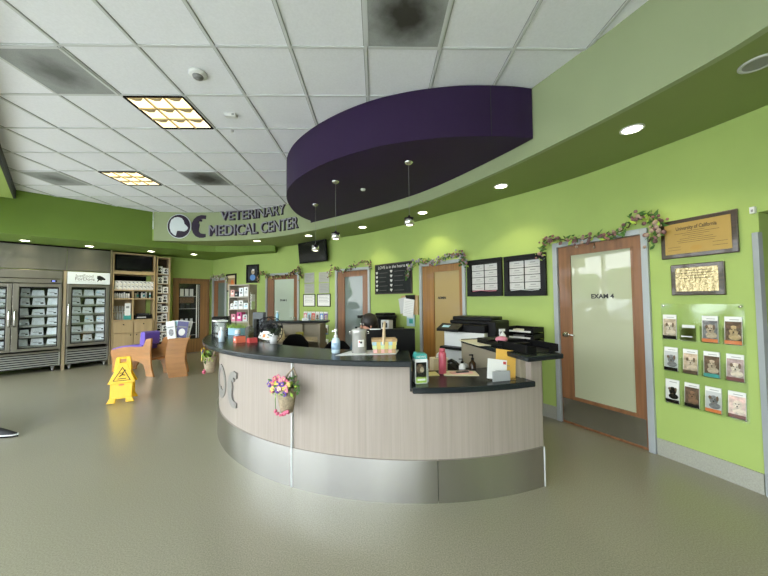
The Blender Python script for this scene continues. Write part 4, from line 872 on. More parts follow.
for k in range(6):
    b = MB(); b.M = Matrix.Rotation(R(-8+4*k), 4, 'Y'); w_ = .19; b.use(WHITE).box(-w_/2, w_/2, -.008, .008, 0, .34); b.use(cols[k][0]).box(-w_/2+.004, w_/2-.004, -.0095, -.008, .01, .33); b.use(cols[k][1]).disc(0, .12, .055, .07, -.0096); b.use(GREY).box(-.07, .07, -.011, -.0095, .21, .235)
    c = Vector((-.10+.035*k, -.15+.06*(k % 4))); c.rotate(Matrix.Rotation(R(25), 2))
    o = b.build('magazine', loc=(-3.97+c.x, 6.44+c.y, .74), rotz=R(-10+9*k)); tag(o, '%s upright magazine from the left on the wooden magazine table' % NTH[k], 'magazine', 'magazines on the stand')
# wet floor sign
t = thing('wet_floor_sign', 'yellow folding wet floor caution sign standing on the floor', 'floor sign', (-3.77, 4.80, 0), R(28))
def panel(sgn, name):
    b = MB(); M = Matrix.Translation((0, 0, .64)) @ Matrix.Rotation(R(13*sgn), 4, 'X') @ Matrix.Translation((0, 0, -.64)); b.M = M
    b.use(YELLOW)
    def bx(x0, x1, z0, z1, y0=-.012, y1=.012): b.box(x0, x1, y0, y1, z0, z1)
    b.prism([(-.105, .44), (-.085, .63), (-.07, .645), (-.038, .645), (-.038, .56), (-.05, .44)], -.012, .012, 'y'); b.prism([(.105, .44), (.085, .63), (.07, .645), (.038, .645), (.038, .56), (.05, .44)], -.012, .012, 'y')
    b.box(-.04, .04, -.012, .012, .615, .645)
    b.prism([(-.16, .265), (.16, .265), (.06, .52), (.04, .56), (-.04, .56), (-.06, .52)], -.016, .016, 'y')
    b.prism([(-.125, .05), (.125, .05), (.13, .265), (-.13, .265)], -.010, .010, 'y')
    b.prism([(-.16, -.005), (-.06, -.005), (-.055, .07), (-.125, .07)], -.014, .014, 'y'); b.prism([(.16, -.005), (.06, -.005), (.055, .07), (.125, .07)], -.014, .014, 'y')
    return b
b = panel(-1, 'f'); pf = b.build('front_panel', t, bevel=.004)
b = panel(1, 'b'); b.build('rear_panel', t, bevel=.004)
b = MB(); M = Matrix.Translation((0, 0, .64)) @ Matrix.Rotation(R(-13), 4, 'X') @ Matrix.Translation((0, 0, -.64)); b.M = M; b.use(BLACK)
tri = [(-.105, .30), (.105, .30), (0, .50)]; tri2 = [(-.090, .308), (.090, .308), (0, .48)]
for i in range(3):
    j = (i+1) % 3; b.add([(tri[i][0], -.0168, tri[i][1]), (tri[j][0], -.0168, tri[j][1]), (tri2[j][0], -.0168, tri2[j][1]), (tri2[i][0], -.0168, tri2[i][1])], [(0, 1, 2, 3)])
b.tube([(-.03, -.018, .36), (0, -.018, .39), (.02, -.018, .43)], .007, 6); b.tube([(0, -.018, .39), (.035, -.018, .375)], .006, 6); b.tube([(.01, -.018, .41), (-.03, -.018, .41)], .005, 6); b.disc(.028, .445, .012, .012, -.0165); b.box(-.05, .05, -.0175, -.0165, .325, .335)
b.use(ORANGE).disc(0, .245, .035, .015, -.0102)
b.build('warning_symbol', pf)

# ------------------------------------------------------------------ behind the desk
t = thing('rear_counter', 'rear wood counter with dark top standing behind the curved desk', 'counter', (-1.55, 6.08, 0))
b = MB(); b.box(-.75, .53, .16, .20, 0, 1.03); b.build('back_panel', t, m=TAUPE); b = MB(); b.box(.49, .53, -.42, .20, 0, 1.03); b.build('end_panel', t, m=TAUPE); b = MB(); b.box(-.75, -.71, -.42, .2, 0, 1.03); b.build('end_panel', t, m=TAUPE)
b = MB(); b.box(-.80, .60, -.02, .30, 1.03, 1.07); b.build('top_slab', t, m=SLATE, bevel=.006)
b = MB(); b.box(-.71, .49, -.42, .16, .72, .75); b.build('work_surface', t, m=MATS['beige_laminate'])
b = MB(); b.box(-.3, .1, .10, .15, .80, 1.0); b.build('pigeonhole', t, m=TAUPE)
for x, y, z, m_, l, c_ in ((-1.95, 5.9, .75, GOLDY, 'yellow box on the rear counter work surface', 'box'), (-1.45, 5.95, .75, mat('olive_box', (.3, .27, .05), .6), 'small olive box on the rear counter work surface', 'box')):
    b = MB(); b.use(m_).box(-.07, .07, -.05, .05, 0, .12); b.use(WHITE).box(-.04, .04, -.052, -.05, .03, .08); tag(b.build('small_box', loc=(x, y, z), rotz=.2, bevel=.004), l, c_)
b = MB(); b.use(CREAM, True).lathe([(.04, 0), (.05, .08), (.025, .13), (.02, .18), (.03, .2), (0, .21)], n=14); tag(b.build('ceramic_figure', loc=(-1.72, 5.78, .75)), 'cream ceramic figurine on the rear counter work surface', 'figurine')
b = MB(); b.use(SKYB, True).lathe([(.028, 0), (.03, .12), (.012, .15), (.012, .17)], n=12); b.use(WPLAS).box(-.03, .03, -.01, .01, .17, .19); tag(b.build('spray_bottle', loc=(-1.95, 6.22, 1.07)), 'small clear bottle on the rear counter top', 'bottle')
b = MB(); b.use(WPLAS).box(-.06, .06, -.03, .03, 0, .045); b.use(LGREY).box(-.04, .04, -.032, -.03, .01, .03); tag(b.build('tape_dispenser', loc=(-1.4, 6.2, 1.07), bevel=.006), 'white dispenser on the rear counter top', 'dispenser')
def office_chair(loc, rz, label, w=.44, top=.95):
    t = thing('office_chair', label, 'office chair', loc, rz, 'black office chairs')
    b = MB(); b.use(BLACKM); b.prism([(-w/2+.05, .5), (w/2-.05, .5), (w/2, .62), (w/2-.02, top-.12), (w/2-.12, top-.01), (0, top), (-w/2+.12, top-.01), (-w/2+.02, top-.12), (-w/2, .62)], .20, .26, 'y'); b.build('backrest', t, bevel=.02)
    b = MB(); b.box(-.24, .24, -.22, .22, .42, .49); b.build('seat', t, m=BLACKM, bevel=.03)
    b = MB(); b.use(DARK).cyl((0, 0, .1), (0, 0, .43), .025); b.box(-.03, .03, .0, .24, .40, .43); b.box(-.025, .025, .22, .27, .40, .6); b.build('column', t)
    b = MB(); b.use(BLACK)
    for k in range(5):
        a = 2*math.pi*k/5; b.tube([(0, 0, .11), (.28*math.cos(a), .28*math.sin(a), .07)], .02, 8)
    b.build('star_base', t)
    for k in range(5):
        a = 2*math.pi*k/5; x, y = .28*math.cos(a), .28*math.sin(a); b = MB(); b.use(BLACK, True).cyl((x-.02, y, .03), (x+.02, y, .03), .03, n=12); b.build('caster', t)
    return t
office_chair((-1.20, 5.05, 0), R(170), 'black office chair with a rounded back in front of the rear counter')
office_chair((-.64, 4.62, 0), R(200), 'black office chair behind the sanitizer bottle, beside the receptionist', top=.90)
# monitors
def monitor(loc, rz, w, h, label, m_, base=.14):
    t = thing('monitor', label, 'monitor', loc, rz, 'monitors on the work surface')
    b = MB(); b.box(-w/2, w/2, -.02, .02, base, base+h); b.build('back_shell', t, m=m_, bevel=.008); b = MB(); b.box(-w/2+.015, w/2-.015, .0202, .0215, base+.015, base+h-.015); b.build('screen', t, m=SCREEN)
    b = MB(); b.box(-.03, .03, -.05, -.02, .0, base+.11); b.box(-.11, .11, -.12, .08, 0, .012); b.build('stand', t, m=BLACK)
monitor((.10, 2.93, .735), R(4), .50, .31, 'black monitor back behind the woven basket', BLACK)
monitor((-1.37, 3.70, .735), R(-38), .22, .19, 'grey monitor back beside the black desk fan', mat('slate_grey', (.06, .068, .075), .5), .40)
b = MB(); b.use(WHITE).box(-.05, .05, -.002, 0, .0, .02); b.box(-.03, .03, -.002, 0, -.06, -.03); tag(b.build('sticker_note', loc=(-.02, 2.905, 1.17), rotz=R(4)), 'small white label on the back of the black monitor', 'label')
# desk fan
t = thing('desk_fan', 'black round desk fan behind the curved countertop', 'fan', (-1.16, 3.46, .735), R(-20))
b = MB(); b.use(BLACK, True).lathe([(.10, 0), (.10, .02), (.03, .04), (.02, .30), (0, .30)], n=20); b.build('base', t)
b = MB(); b.use(BLACK, True).cyl((0, -.02, .40), (0, .12, .40), .07, .05); b.build('motor', t)
b = MB(); b.use(BLACK)
for y in (-.06, .02):
    for rr in (.05, .10, .145): b.tube([(rr*math.cos(2*math.pi*k/24), y*(1 if rr > .06 else 1.3), .40+rr*math.sin(2*math.pi*k/24)) for k in range(25)], .0045, 5)
for k in range(20):
    a = 2*math.pi*k/20; b.tube([(.03*math.cos(a), -.08, .40+.03*math.sin(a)), (.145*math.cos(a), -.06, .40+.145*math.sin(a)), (.148*math.cos(a), .02, .40+.148*math.sin(a))], .0025, 5)
b.build('guard', t)
b = MB(); b.use(DARK)
for k in range(3):
    a = 2*math.pi*k/3; P_ = [(0, 0), (.135*math.cos(a-.85), .135*math.sin(a-.85)), (.135*math.cos(a+.75), .135*math.sin(a+.75))]; b.add([(0, -.01, .40), (P_[1][0], -.03, .40+P_[1][1]), (P_[2][0], .0, .40+P_[2][1])], [(0, 1, 2)]); b.add([(0, -.006, .40), (P_[1][0], -.026, .40+P_[1][1]), (P_[2][0], .004, .40+P_[2][1])], [(0, 1, 2)])
b.build('blades', t)
# copier by the amber door
t = thing('copier', 'floor standing black and white copier by the amber lit door', 'copier', (1.24, 4.05, 0), R(-44))
b = MB(); b.use(WPLAS).box(-.27, .27, -.27, .27, .06, 1.05); b.use(LGREY).box(-.27, .27, -.275, -.27, .06, .83); b.build('body', t, bevel=.01)
b = MB(); b.use(BLACK).box(-.28, .28, -.28, .28, 1.05, 1.14); b.box(-.29, .29, -.1, .28, 1.14, 1.18); b.box(-.27, .27, -.06, .27, 1.18, 1.23); b.build('scanner_lid', t, bevel=.012)
b = MB(); b.use(BLACK); b.add([(-.30, -.40, 1.09), (.0, -.40, 1.09), (.0, -.26, 1.15), (-.30, -.26, 1.15), (-.30, -.40, 1.06), (0, -.40, 1.06), (0, -.26, 1.09), (-.30, -.26, 1.09)], [(0, 1, 2, 3), (7, 6, 5, 4), (0, 1, 5, 4), (1, 2, 6, 5), (2, 3, 7, 6), (3, 0, 4, 7)]); b.use(SKYB).add([(-.25, -.362, 1.1075), (-.15, -.362, 1.1075), (-.15, -.31, 1.130), (-.25, -.31, 1.130)], [(0, 1, 2, 3)]); b.build('control_panel', t)
b = MB(); b.box(-.27, .05, -.38, -.26, .84, .87); b.build('output_tray', t, m=BLACK)
b = MB(); b.box(.275, .38, -.2, .22, .95, 1.19); b.build('side_feeder', t, m=BLACK, bevel=.02)
# low cabinet by the exam door
p, a, L = WALL.frame(6.66, 6.34); nv = Vector((math.sin(a), -math.cos(a)))
t = thing('base_cabinet', 'low beige cabinet against the green wall beside the exam door', 'cabinet', (p.x+nv.x*.02, p.y+nv.y*.02, 0), a)
b = MB(); b.box(-.16, .16, -.36, 0, .09, .86); b.build('carcass', t, m=LAM); b = MB(); b.box(-.14, .14, -.31, 0, 0, .09); b.build('plinth', t, m=BLACKM); b = MB(); b.box(-.18, .18, -.38, 0, .86, .89); b.build('top_slab', t, m=SLATE)
for k in (-1, 1):
    b = MB(); b.box(-.155 if k < 0 else .004, -.004 if k < 0 else .155, -.38, -.361, .10, .85); d = b.build('door', t, m=LAM); b = MB(); b.use(CHROME).cyl((k*.03, -.39, .7), (k*.03, -.39, .8), .006); b.build('handle', d)
cab = (p.x+nv.x*.19, p.y+nv.y*.19)
def tray(loc, rz, w, d, tiers, label):
    t = thing('letter_tray', label, 'letter tray', loc, rz, 'black letter trays'); 
    for k in range(tiers):
        z = k*.075; b = MB(); b.box(-w/2, w/2, -d/2, d/2, z, z+.006); b.box(-w/2, -w/2+.006, -d/2, d/2, z, z+.06); b.box(w/2-.006, w/2, -d/2, d/2, z, z+.06); b.box(-w/2, w/2, d/2-.006, d/2, z, z+.06); b.box(-w/2, -w*.2, -d/2, -d/2+.006, z, z+.05); b.box(w*.2, w/2, -d/2, -d/2+.006, z, z+.05); b.build('tier', t, m=BLACK, bevel=.003)
    for x in (-w/2+.004, w/2-.004):
        for y in (-d/2+.01, d/2-.01): b = MB(); b.cyl((x, y, 0), (x, y, tiers*.075-.02), .006, n=8); b.build('corner_post', t, m=BLACK)
    return t
tray((1.235, 2.60, 1.035), R(15), .30, .36, 1, 'single black letter tray with papers on the end ledge')
tag(MB().use(BLACK).box(-.15, .15, -.19, .19, 0, .035).box(-.15, .15, .0, .19, .035, .05).build('document_box', loc=(1.15, 2.88, 1.035), rotz=R(15), bevel=.01), 'flat black document box behind the single letter tray', 'document box')
tray((cab[0]+.02, cab[1]-.02, .891), a, .36, .28, 3, 'black three-tier letter tray on the low cabinet by the exam door')
for k, (x, y, z, l) in enumerate(((cab[0]+.01, cab[1]-.03, 1.046, 'sheaf of white paper in the top tier of the three-tier tray'), (cab[0], cab[1]-.03, .971, 'sheaf of white paper in the middle tier of the three-tier tray'))):
    tag(MB().use(WHITE).box(-.15, .15, -.13, .12, 0, .02).build('paper_stack', loc=(x, y, z), rotz=a), l, 'paper')
b = MB(); b.use(PINK, True).sphere((0, 0, .028), .05, 1.1, .8, .56); tag(b.build('stress_ball', loc=(1.09, 2.76, 1.07)), 'small pink ball on the black trays', 'ball')
b = MB(); b.use(mat('cream_paper', (.66, .62, .46), .7)).prism([(-.14, -.2), (.12, -.22), (.14, .2), (-.12, .22)], 0, .004); tag(b.build('paper_sheet', loc=(.99, 3.02, 1.036), rotz=R(12)), 'large cream paper sheet lying on the end ledge', 'paper')
# spray bottle
t = thing('spray_bottle', 'small white trigger spray bottle at the back end of the ledge', 'spray bottle', (1.245, 3.12, 1.0355), R(20))
b = MB(); b.use(WPLAS, True).lathe([(.028, 0), (.030, .055), (.018, .075), (.009, .085), (.009, .095)], n=16); b.build('bottle', t); b = MB(); b.use(WPLAS); b.box(-.038, .024, -.009, .009, .095, .118); b.tube([(-.03, 0, .098), (-.04, 0, .075), (-.034, 0, .055)], .006, 6); b.build('trigger', t)
# printer and stand behind the receptionist
p, a, L = WALL.frame(9.5, 8.75); nv = Vector((math.sin(a), -math.cos(a)))
t = thing('printer_stand', 'small beige cabinet under the printer behind the receptionist', 'cabinet', (p.x+nv.x*.33, p.y+nv.y*.33, 0), a)
b = MB(); b.box(-.36, .36, -.24, .24, .05, .93); b.build('carcass', t, m=TAUPE); b = MB(); b.box(-.38, .38, -.26, .26, .93, .96); b.build('top_slab', t, m=SLATE); b = MB(); b.box(-.34, .34, -.2, .2, 0, .05); b.build('plinth', t, m=BLACKM)
t = thing('printer', 'wide black printer behind the receptionist below the chalkboard', 'printer', (p.x+nv.x*.33, p.y+nv.y*.33, .96), a)
b = MB(); b.box(-.25, .25, -.2, .2, 0, .16); b.build('body', t, m=BLACK, bevel=.012); b = MB(); b.box(-.33, .27, -.25, .2, .16, .215); b.box(.0, .25, -.1, .18, .215, .26); b.build('scanner_lid', t, m=BLACK, bevel=.014); b = MB(); b.box(-.16, .16, -.28, -.2, .04, .05); b.build('output_tray', t, m=DARK)
b = MB(); b.use(LGREY).box(-.09, .09, -.05, .05, 0, .16); b.use(DARK).box(-.06, .06, -.052, -.05, .04, .12); tag(b.build('card_reader', loc=(.16, 5.25, .96), rotz=a, bevel=.006), 'small grey boxed device beside the black printer', 'device')
tag(MB().box(-.12, .12, -.1, .1, 0, .96).build('pedestal', loc=(.16, 5.25, 0), rotz=a, m=TAUPE), 'narrow beige pedestal beside the printer cabinet', 'pedestal')
# bookcase
BX, BY, BR = -3.08, 7.30, R(-15)
t = thing('bookcase', 'beige bookcase with a taupe side, standing in the far corner', 'bookcase', (BX, BY, 0), BR)
b = MB(); b.box(-.27, -.245, -.14, .14, 0, 1.84); b.build('side_panel', t, m=mat('pale_board', (.42, .38, .31), .5)); b = MB(); b.box(.245, .27, -.14, .14, 0, 1.84); b.build('side_panel', t, m=TAUPE)
b = MB(); b.box(-.245, .245, .12, .14, 0, 1.84); b.build('back_panel', t, m=TAUPE)
for z in (.05, .40, .70, .98, 1.26, 1.54, 1.81): b = MB(); b.box(-.245, .245, -.14, .12, z, z+.025); b.build('shelf', t, m=MATS['pale_board'])
def crate(x, z, w_, h_, m_, l, acc=GREY, name='product_box'):
    c = Vector((x, -.05)); c.rotate(Matrix.Rotation(BR, 2)); b = MB(); b.use(m_).box(-w_/2, w_/2, -.07, .07, 0, h_); b.use(acc).box(-w_*.3, w_*.3, -.0712, -.07, h_*.3, h_*.55); b.use(DARK).disc(w_*.1, h_*.75, w_*.16, h_*.12, -.0702, 10)
    tag(b.build(name, loc=(BX+c.x, BY+c.y, z), rotz=BR, bevel=.003), l, 'box', 'boxes in the bookcase')
for x, z, w_, h_, m_, l, ac in [(-.18, 1.566, .10, .15, PPINK, 'pink box on the top shelf of the bookcase', WHITE), (-.08, 1.566, .08, .11, DARK, 'dark box on the top shelf of the bookcase', LGREY), (.05, 1.566, .11, .19, SIGNW, 'tall white box, middle of the bookcase top shelf', GREY), (.175, 1.566, .10, .21, WHITE, 'tallest white box, right end of the bookcase top shelf', LGREY),
        (-.19, 1.286, .08, .12, WHITE, 'small white box, left end of the bookcase second shelf', GREY), (-.09, 1.286, .10, .18, SIGNW, 'first wide white box on the bookcase second shelf', DOG3), (.04, 1.286, .11, .19, WHITE, 'second wide white box on the bookcase second shelf', GREY), (.17, 1.286, .11, .13, SIGNW, 'low white box, right end of the bookcase second shelf', SKYB),
        (-.15, 1.006, .11, .16, PINK, 'pink box on the lower bookcase shelf', WHITE), (.0, 1.006, .12, .2, mat('magenta', (.55, .06, .22), .5), 'magenta box on the lower bookcase shelf', WHITE), (.15, 1.006, .11, .15, LGREY, 'grey box on the lower bookcase shelf', PINK)]: crate(x, z, w_, h_, m_, l, ac)
c = Vector((.285, -.02)); c.rotate(Matrix.Rotation(BR, 2)); b = MB(); b.use(ACRYL).box(-.004, .03, -.10, .08, 0, .42); b.use(WHITE).box(.005, .012, -.08, .06, .1, .36); b.use(PGREEN).box(.006, .014, -.07, .05, .02, .2); tag(b.build('hanging_holder', loc=(BX+c.x, BY+c.y, 1.25), rotz=BR), 'clear leaflet holder hung on the taupe bookcase side', 'brochure holder')

# ------------------------------------------------------------------ on the countertop
def at_desk(x, y): return math.atan2(y-CY, x-CX)+math.pi/2
TZ = 1.0355
t = thing('paper_mat', 'white paper mat under the steel canister and basket', 'mat', (-.06, 2.50, TZ), R(2))
b = MB(); b.prism([(-.26, -.09), (.20, -.07), (.24, .12), (-.14, .13)], 0, .003); b.build('sheet', t, m=WHITE)
t = thing('sanitizer_bottle', 'clear blue hand sanitizer bottle with white pump on the counter', 'bottle', (-.33, 2.52, TZ))
b = MB(); b.use(mat('clear_blue', (.50, .62, .70), .15, spec=.7), True).lathe([(.030, 0), (.034, .01), (.034, .095), (.026, .115), (.013, .125)], n=20); b.build('bottle', t); b = MB(); b.use(mat('pale_blue_label', (.30, .42, .56), .5), True).lathe([(.0345, .03), (.0345, .085)], n=20); b.build('label_band', t)
b = MB(); b.use(WPLAS, True).lathe([(.015, .12), (.015, .14), (.006, .145), (.006, .165), (.012, .168), (.012, .19), (0, .192)], n=12); b.box(-.03, .006, -.006, .006, .168, .178); b.build('pump', t)
t = thing('steel_canister', 'tall shiny steel treat canister with a paw label', 'canister', (-.145, 2.52, TZ+.003))
b = MB(); b.use(mat('bright_steel', (.58, .57, .54), .2, metal=.45), True).lathe([(.058, 0), (.058, .155), (.061, .157), (.061, .165)], n=32); b.build('body', t); b = MB(); b.use(MATS['bright_steel'], True).lathe([(.062, .163), (.062, .178), (.045, .186), (.012, .188), (.014, .196), (0, .198)], n=28); b.build('lid', t)
b = MB()
for sx in (-1, 1): b.use(CHROME, True).tube([(sx*.058, 0, .145), (sx*.078, 0, .15), (sx*.078, 0, .162), (sx*.06, 0, .168)], .004, 6)
b.build('clasp', t)
b = MB(); vs = []; b.use(WHITE)
for i in range(7): a = R(-95+8*i); vs += [(.0588*math.cos(a), .0588*math.sin(a), .05), (.0588*math.cos(a), .0588*math.sin(a), .105)]
b.add(vs, [(2*i, 2*i+2, 2*i+3, 2*i+1) for i in range(6)]); b.use(BLACK); b.M = Matrix.Rotation(R(18), 4, 'Z'); b.disc(0, .085, .008, .009, -.0595, 10); b.use(RED).disc(-.014, .09, .006, .007, -.0590, 10); b.build('label', t)
t = thing('woven_basket', 'small woven basket with pastel bands and an upright handle', 'basket', (.052, 2.50, TZ+.003), R(4))
b = MB(); rows_ = [PPINK, PYEL, PBLUE, PGREEN]
hx0, hx1, hy0, hy1 = .078, .088, .045, .05
per = [(x, -1) for x in range(6)]
for zi in range(3):
    z0 = .004+zi*.03; f_ = 1+zi*.05
    for k in range(6):
        x0 = -.084*f_+k*.028*f_; b.use([[PPINK, WICK], [PGREEN, PYEL], [PBLUE, PYEL]][zi][k % 2]).box(x0+.001, x0+.027*f_, -.048*f_-(.003 if (k+zi) % 2 else 0), -.040*f_, z0, z0+.029); b.box(x0+.001, x0+.027*f_, .040*f_, .048*f_, z0, z0+.029)
    for k in range(4):
        y0 = -.046*f_+k*.023*f_; b.use([[PPINK, WICK], [PGREEN, PYEL], [PBLUE, PYEL]][zi][k % 2]); b.box(-.086*f_, -.080*f_, y0, y0+.022, z0, z0+.029); b.box(.080*f_, .086*f_, y0, y0+.022, z0, z0+.029)
b.use(WICK).box(-.08, .08, -.04, .04, 0, .006); b.build('woven_body', t)
b = MB(); b.use(WICK).box(-.098, .098, -.058, -.05, .09, .112); b.box(-.098, .098, .05, .058, .09, .112); b.box(-.098, -.09, -.05, .05, .09, .112); b.box(.09, .098, -.05, .05, .09, .112); b.build('rim', t, bevel=.002)
b = MB(); b.use(mat('handle_wood', (.58, .44, .27), .6)).tube([(-.008, -.056, .07), (-.006, -.056, .16), (.0, -.035, .215), (.006, 0, .235), (.008, .035, .215), (.008, .056, .16), (.01, .056, .07)], .010, 8); b.build('handle', t)
# left end clutter
t = thing('brochure_box', 'clear stand with white topped price board at the far end of the counter', 'brochure holder', (-1.83, 3.72, TZ), at_desk(-1.83, 3.72)+R(14))
b = MB(); b.use(ACRYL).box(-.095, .095, -.05, -.045, 0, .17); b.box(-.095, .095, .045, .05, 0, .19); b.box(-.095, -.09, -.05, .05, 0, .18); b.box(.09, .095, -.05, .05, 0, .18); b.box(-.095, .095, -.05, .05, 0, .004); b.build('holder', t)
b = MB(); b.use(LGREY).box(-.08, .08, -.03, .03, .005, .17); b.use(DARK).box(-.07, .06, -.031, -.03, .03, .15); b.use(WHITE).box(-.05, .04, -.032, -.031, .06, .13); b.build('card_stack', t); b = MB(); b.box(-.105, .105, -.06, .06, .185, .20); b.build('top_board', t, m=WHITE)
b = MB(); b.use(BLACK).box(-.16, .16, -.10, .10, 0, .17); b.box(-.12, .12, -.11, .09, .17, .22); tag(b.build('receipt_printer', loc=(-2.05, 4.22, 1.036), rotz=R(-70), bevel=.012), 'black printer behind the clear stand on the counter end', 'printer')
t = thing('tonic_bottle', 'slim pale blue bottle in front of the clear stand', 'bottle', (-1.62, 3.33, TZ)); b = MB(); b.use(mat('pale_bottle', (.55, .66, .75), .3), True).lathe([(.027, 0), (.027, .10), (.012, .12), (.012, .14), (0, .14)], n=16); b.build('bottle', t)
b = MB(); b.use(WPLAS, True).lathe([(.014, .12), (.014, .15), (0, .152)], n=12); b.build('cap', t)
t = thing('wipe_canister', 'white and blue wipes tub behind the orange card box', 'tub', (-1.55, 3.55, TZ)); b = MB(); b.use(WPLAS, True).lathe([(.03, 0), (.03, .08), (.025, .10), (0, .105)], n=18); b.build('tub', t); b = MB(); b.use(MATS['pale_blue_label'], True).lathe([(.0305, .02), (.0305, .06)], n=18); b.build('label_band', t)
b = MB(); b.use(mat('salmon_card', (.62, .14, .075), .5)).prism([(-.055, 0), (.055, 0), (.045, .06), (-.035, .06)], -.045, .045, 'y'); b.use(WHITE).box(-.02, .02, -.047, -.045, .02, .04); tag(b.build('card_box', loc=(-1.41, 3.27, TZ), rotz=at_desk(-1.41, 3.27)), 'small salmon red box of cards on the counter', 'box')
b = MB(); b.use(RED).prism([(-.04, 0), (.04, 0), (.03, .045), (-.03, .045)], -.04, .04, 'y'); tag(b.build('card_box', loc=(-1.27, 3.24, TZ), rotz=at_desk(-1.27, 3.24)), 'low red card box between salmon box and white cards', 'box')
for k, (x, y, z, l) in enumerate(((-1.25, 3.40, .0, 'lowest'), (-1.17, 3.30, .02, 'middle'), (-1.10, 3.24, .0, 'nearest'))):
    b = MB(); b.use(ACRYL).box(-.05, .05, -.03, .03, 0, .03+z); b.use(WHITE); b.M = Matrix.Rotation(R(-20), 4, 'X'); b.box(-.043, .043, -.012, .012, .02, .085+z); b.use([GREY, ORANGE, TAN][k]).box(-.03, .03, -.0132, -.012, .04, .055+z)
    tag(b.build('card_holder', loc=(x, y, TZ), rotz=at_desk(x, y)+.3*k), ['white card stand, farthest left of three small card stands', 'white card stand with orange line, between the other two', 'white card stand with tan line, beside the grey plant pot'][k], 'card holder', 'small card stands')
t = thing('potted_plant', 'small dark plant in a pale grey pot on the counter', 'potted plant', (-1.02, 3.13, TZ))
b = MB(); b.use(LGREY, True).lathe([(.030, 0), (.042, .075), (.036, .075), (.034, .065), (0, .065)], n=18); b.build('pot', t); b = MB(); rg = random.Random(5); b.use(mat('dark_foliage', (.03, .055, .02), .7))
for k in range(60):
    a = rg.uniform(0, 6.3); r_ = rg.uniform(.005, .045); z = rg.uniform(.07, .14); g = .018; b.add([(r_*math.cos(a), r_*math.sin(a), z), (r_*math.cos(a)+g*math.cos(a+.6), r_*math.sin(a)+g*math.sin(a+.6), z+.012), (r_*math.cos(a)+2*g*math.cos(a), r_*math.sin(a)+2*g*math.sin(a), z+.02), (r_*math.cos(a)+g*math.cos(a-.6), r_*math.sin(a)+g*math.sin(a-.6), z+.008)], [(0, 1, 2, 3)])
b.build('foliage', t)
t = thing('flower_trough', 'blue trough of bright green grass behind the counter cards', 'planter', (-1.76, 3.98, TZ), R(-30))
b = MB(); b.use(SKYB).box(-.10, .12, -.04, .04, 0, .09); b.build('trough', t, bevel=.005); b = MB(); b.use(LIME)
for k in range(150):
    x, y = rg.uniform(-.11, .13), rg.uniform(-.05, .05); h = rg.uniform(.03, .07); dx, dy = rg.gauss(0, .02), rg.gauss(0, .02); b.use(LIME if rg.random() < .7 else LEAF); b.add([(x-.004, y, .085), (x+.004, y, .085), (x+dx, y+dy, .09+h)], [(0, 1, 2)])
b.build('grass_blades', t)
# writing ledge
t = thing('pamphlet_box', 'green and white pamphlet box with a dog picture on the writing ledge', 'brochure box', (.318, 2.40, .831), R(8))
b = MB(); b.use(WHITE).box(-.045, .045, -.045, .045, 0, .18); b.use(TEAL).prism([(-.047, .18), (.047, .18), (.043, .215), (-.03, .222)], -.046, .046, 'y'); b.use(WHITE).text('NEWS', .022, 0, -.047, .195, .07, .0005); b.use(BLACK).box(-.04, .04, -.0465, -.045, .045, .155); b.use(DOG2).disc(-.01, .11, .028, .035, -.0465); b.use(DOG1).disc(.005, .10, .015, .02, -.048); b.use(LIME).box(-.04, .04, -.0465, -.045, .005, .05); b.use(WHITE).box(-.03, .03, -.0475, -.0465, .02, .035); b.use(GREY).box(.045, .056, -.045, .045, .01, .17); b.build('printed_sleeve', t)
b = MB(); b.use(ACRYL).box(-.051, .051, -.054, -.051, 0, .13); b.box(-.051, -.048, -.051, .05, 0, .16); b.box(.048, .051, -.051, .05, 0, .16); b.build('holder', t)
t = thing('water_bottle', 'rose pink steel water bottle beyond the writing ledge', 'bottle', (.545, 2.66, .831))
b = MB(); b.use(ROSE, True).lathe([(.028, 0), (.032, .006), (.032, .165), (.024, .185)], n=22); b.build('body', t); b = MB(); b.use(ROSE, True).lathe([(.0245, .183), (.0245, .205), (.02, .21), (0, .21)], n=18); b.build('cap', t)
b = MB(); b.use(mat('pale_yellow', (.72, .62, .24), .6)).box(-.10, .08, -.06, .06, 0, .006); tag(b.build('sticky_pad', loc=(.42, 2.64, .831), rotz=.1), 'pale yellow note pad beside the pink bottle', 'note pad')
b = MB(); b.use(CREAM).box(-.15, .13, -.08, .08, 0, .005); tag(b.build('paper_sheet', loc=(.70, 2.65, .831), rotz=-.1), 'cream sheet lying on the ledge right of the pink bottle', 'paper')
b = MB(); b.use(PPINK).box(-.09, .09, -.04, .04, 0, .006); b.use(DARK).box(-.05, .06, -.025, .0, .006, .014); tag(b.build('notepad', loc=(.70, 2.65, .837), rotz=.2), 'pink pad with a dark pen on the cream sheet', 'note pad')
# envelope rack on the ledge
t = thing('envelope_rack', 'clear rack with grey front plate holding envelopes', 'letter rack', (.965, 2.455, .831), R(14))
b = MB(); b.use(ACRYL).box(-.10, .10, -.06, .06, 0, .004); b.box(-.10, .10, .05, .055, 0, .10); b.build('rack', t); b = MB(); b.box(-.12, .03, -.062, -.055, .0, .075); b.build('front_plate', t, m=mat('grey_plate', (.33, .34, .35), .5))
def env(x, y, w_, h_, m_, acc, l, tilt, z=.836):
    b = MB(); b.use(m_).box(-w_/2, w_/2, -.003, .003, 0, h_); b.use(acc).box(w_*.3, w_*.45, -.004, -.003, h_*.78, h_*.92); b.use(GREY).box(-w_*.1, w_*.2, -.004, -.003, h_*.42, h_*.44)
    o = b.build('envelope', loc=(x, y, z), rotz=R(14)); o.rotation_euler = (R(-8), R(9), R(14)); tag(o, l, 'envelope', 'envelopes in the rack')
env(.915, 2.425, .17, .15, WHITE, RED, 'white envelope with a red stamp in front of the manila one', 0)
env(1.0, 2.47, .18, .215, GOLDY, TEAL, 'tall manila envelope at the back of the envelope rack', 0)
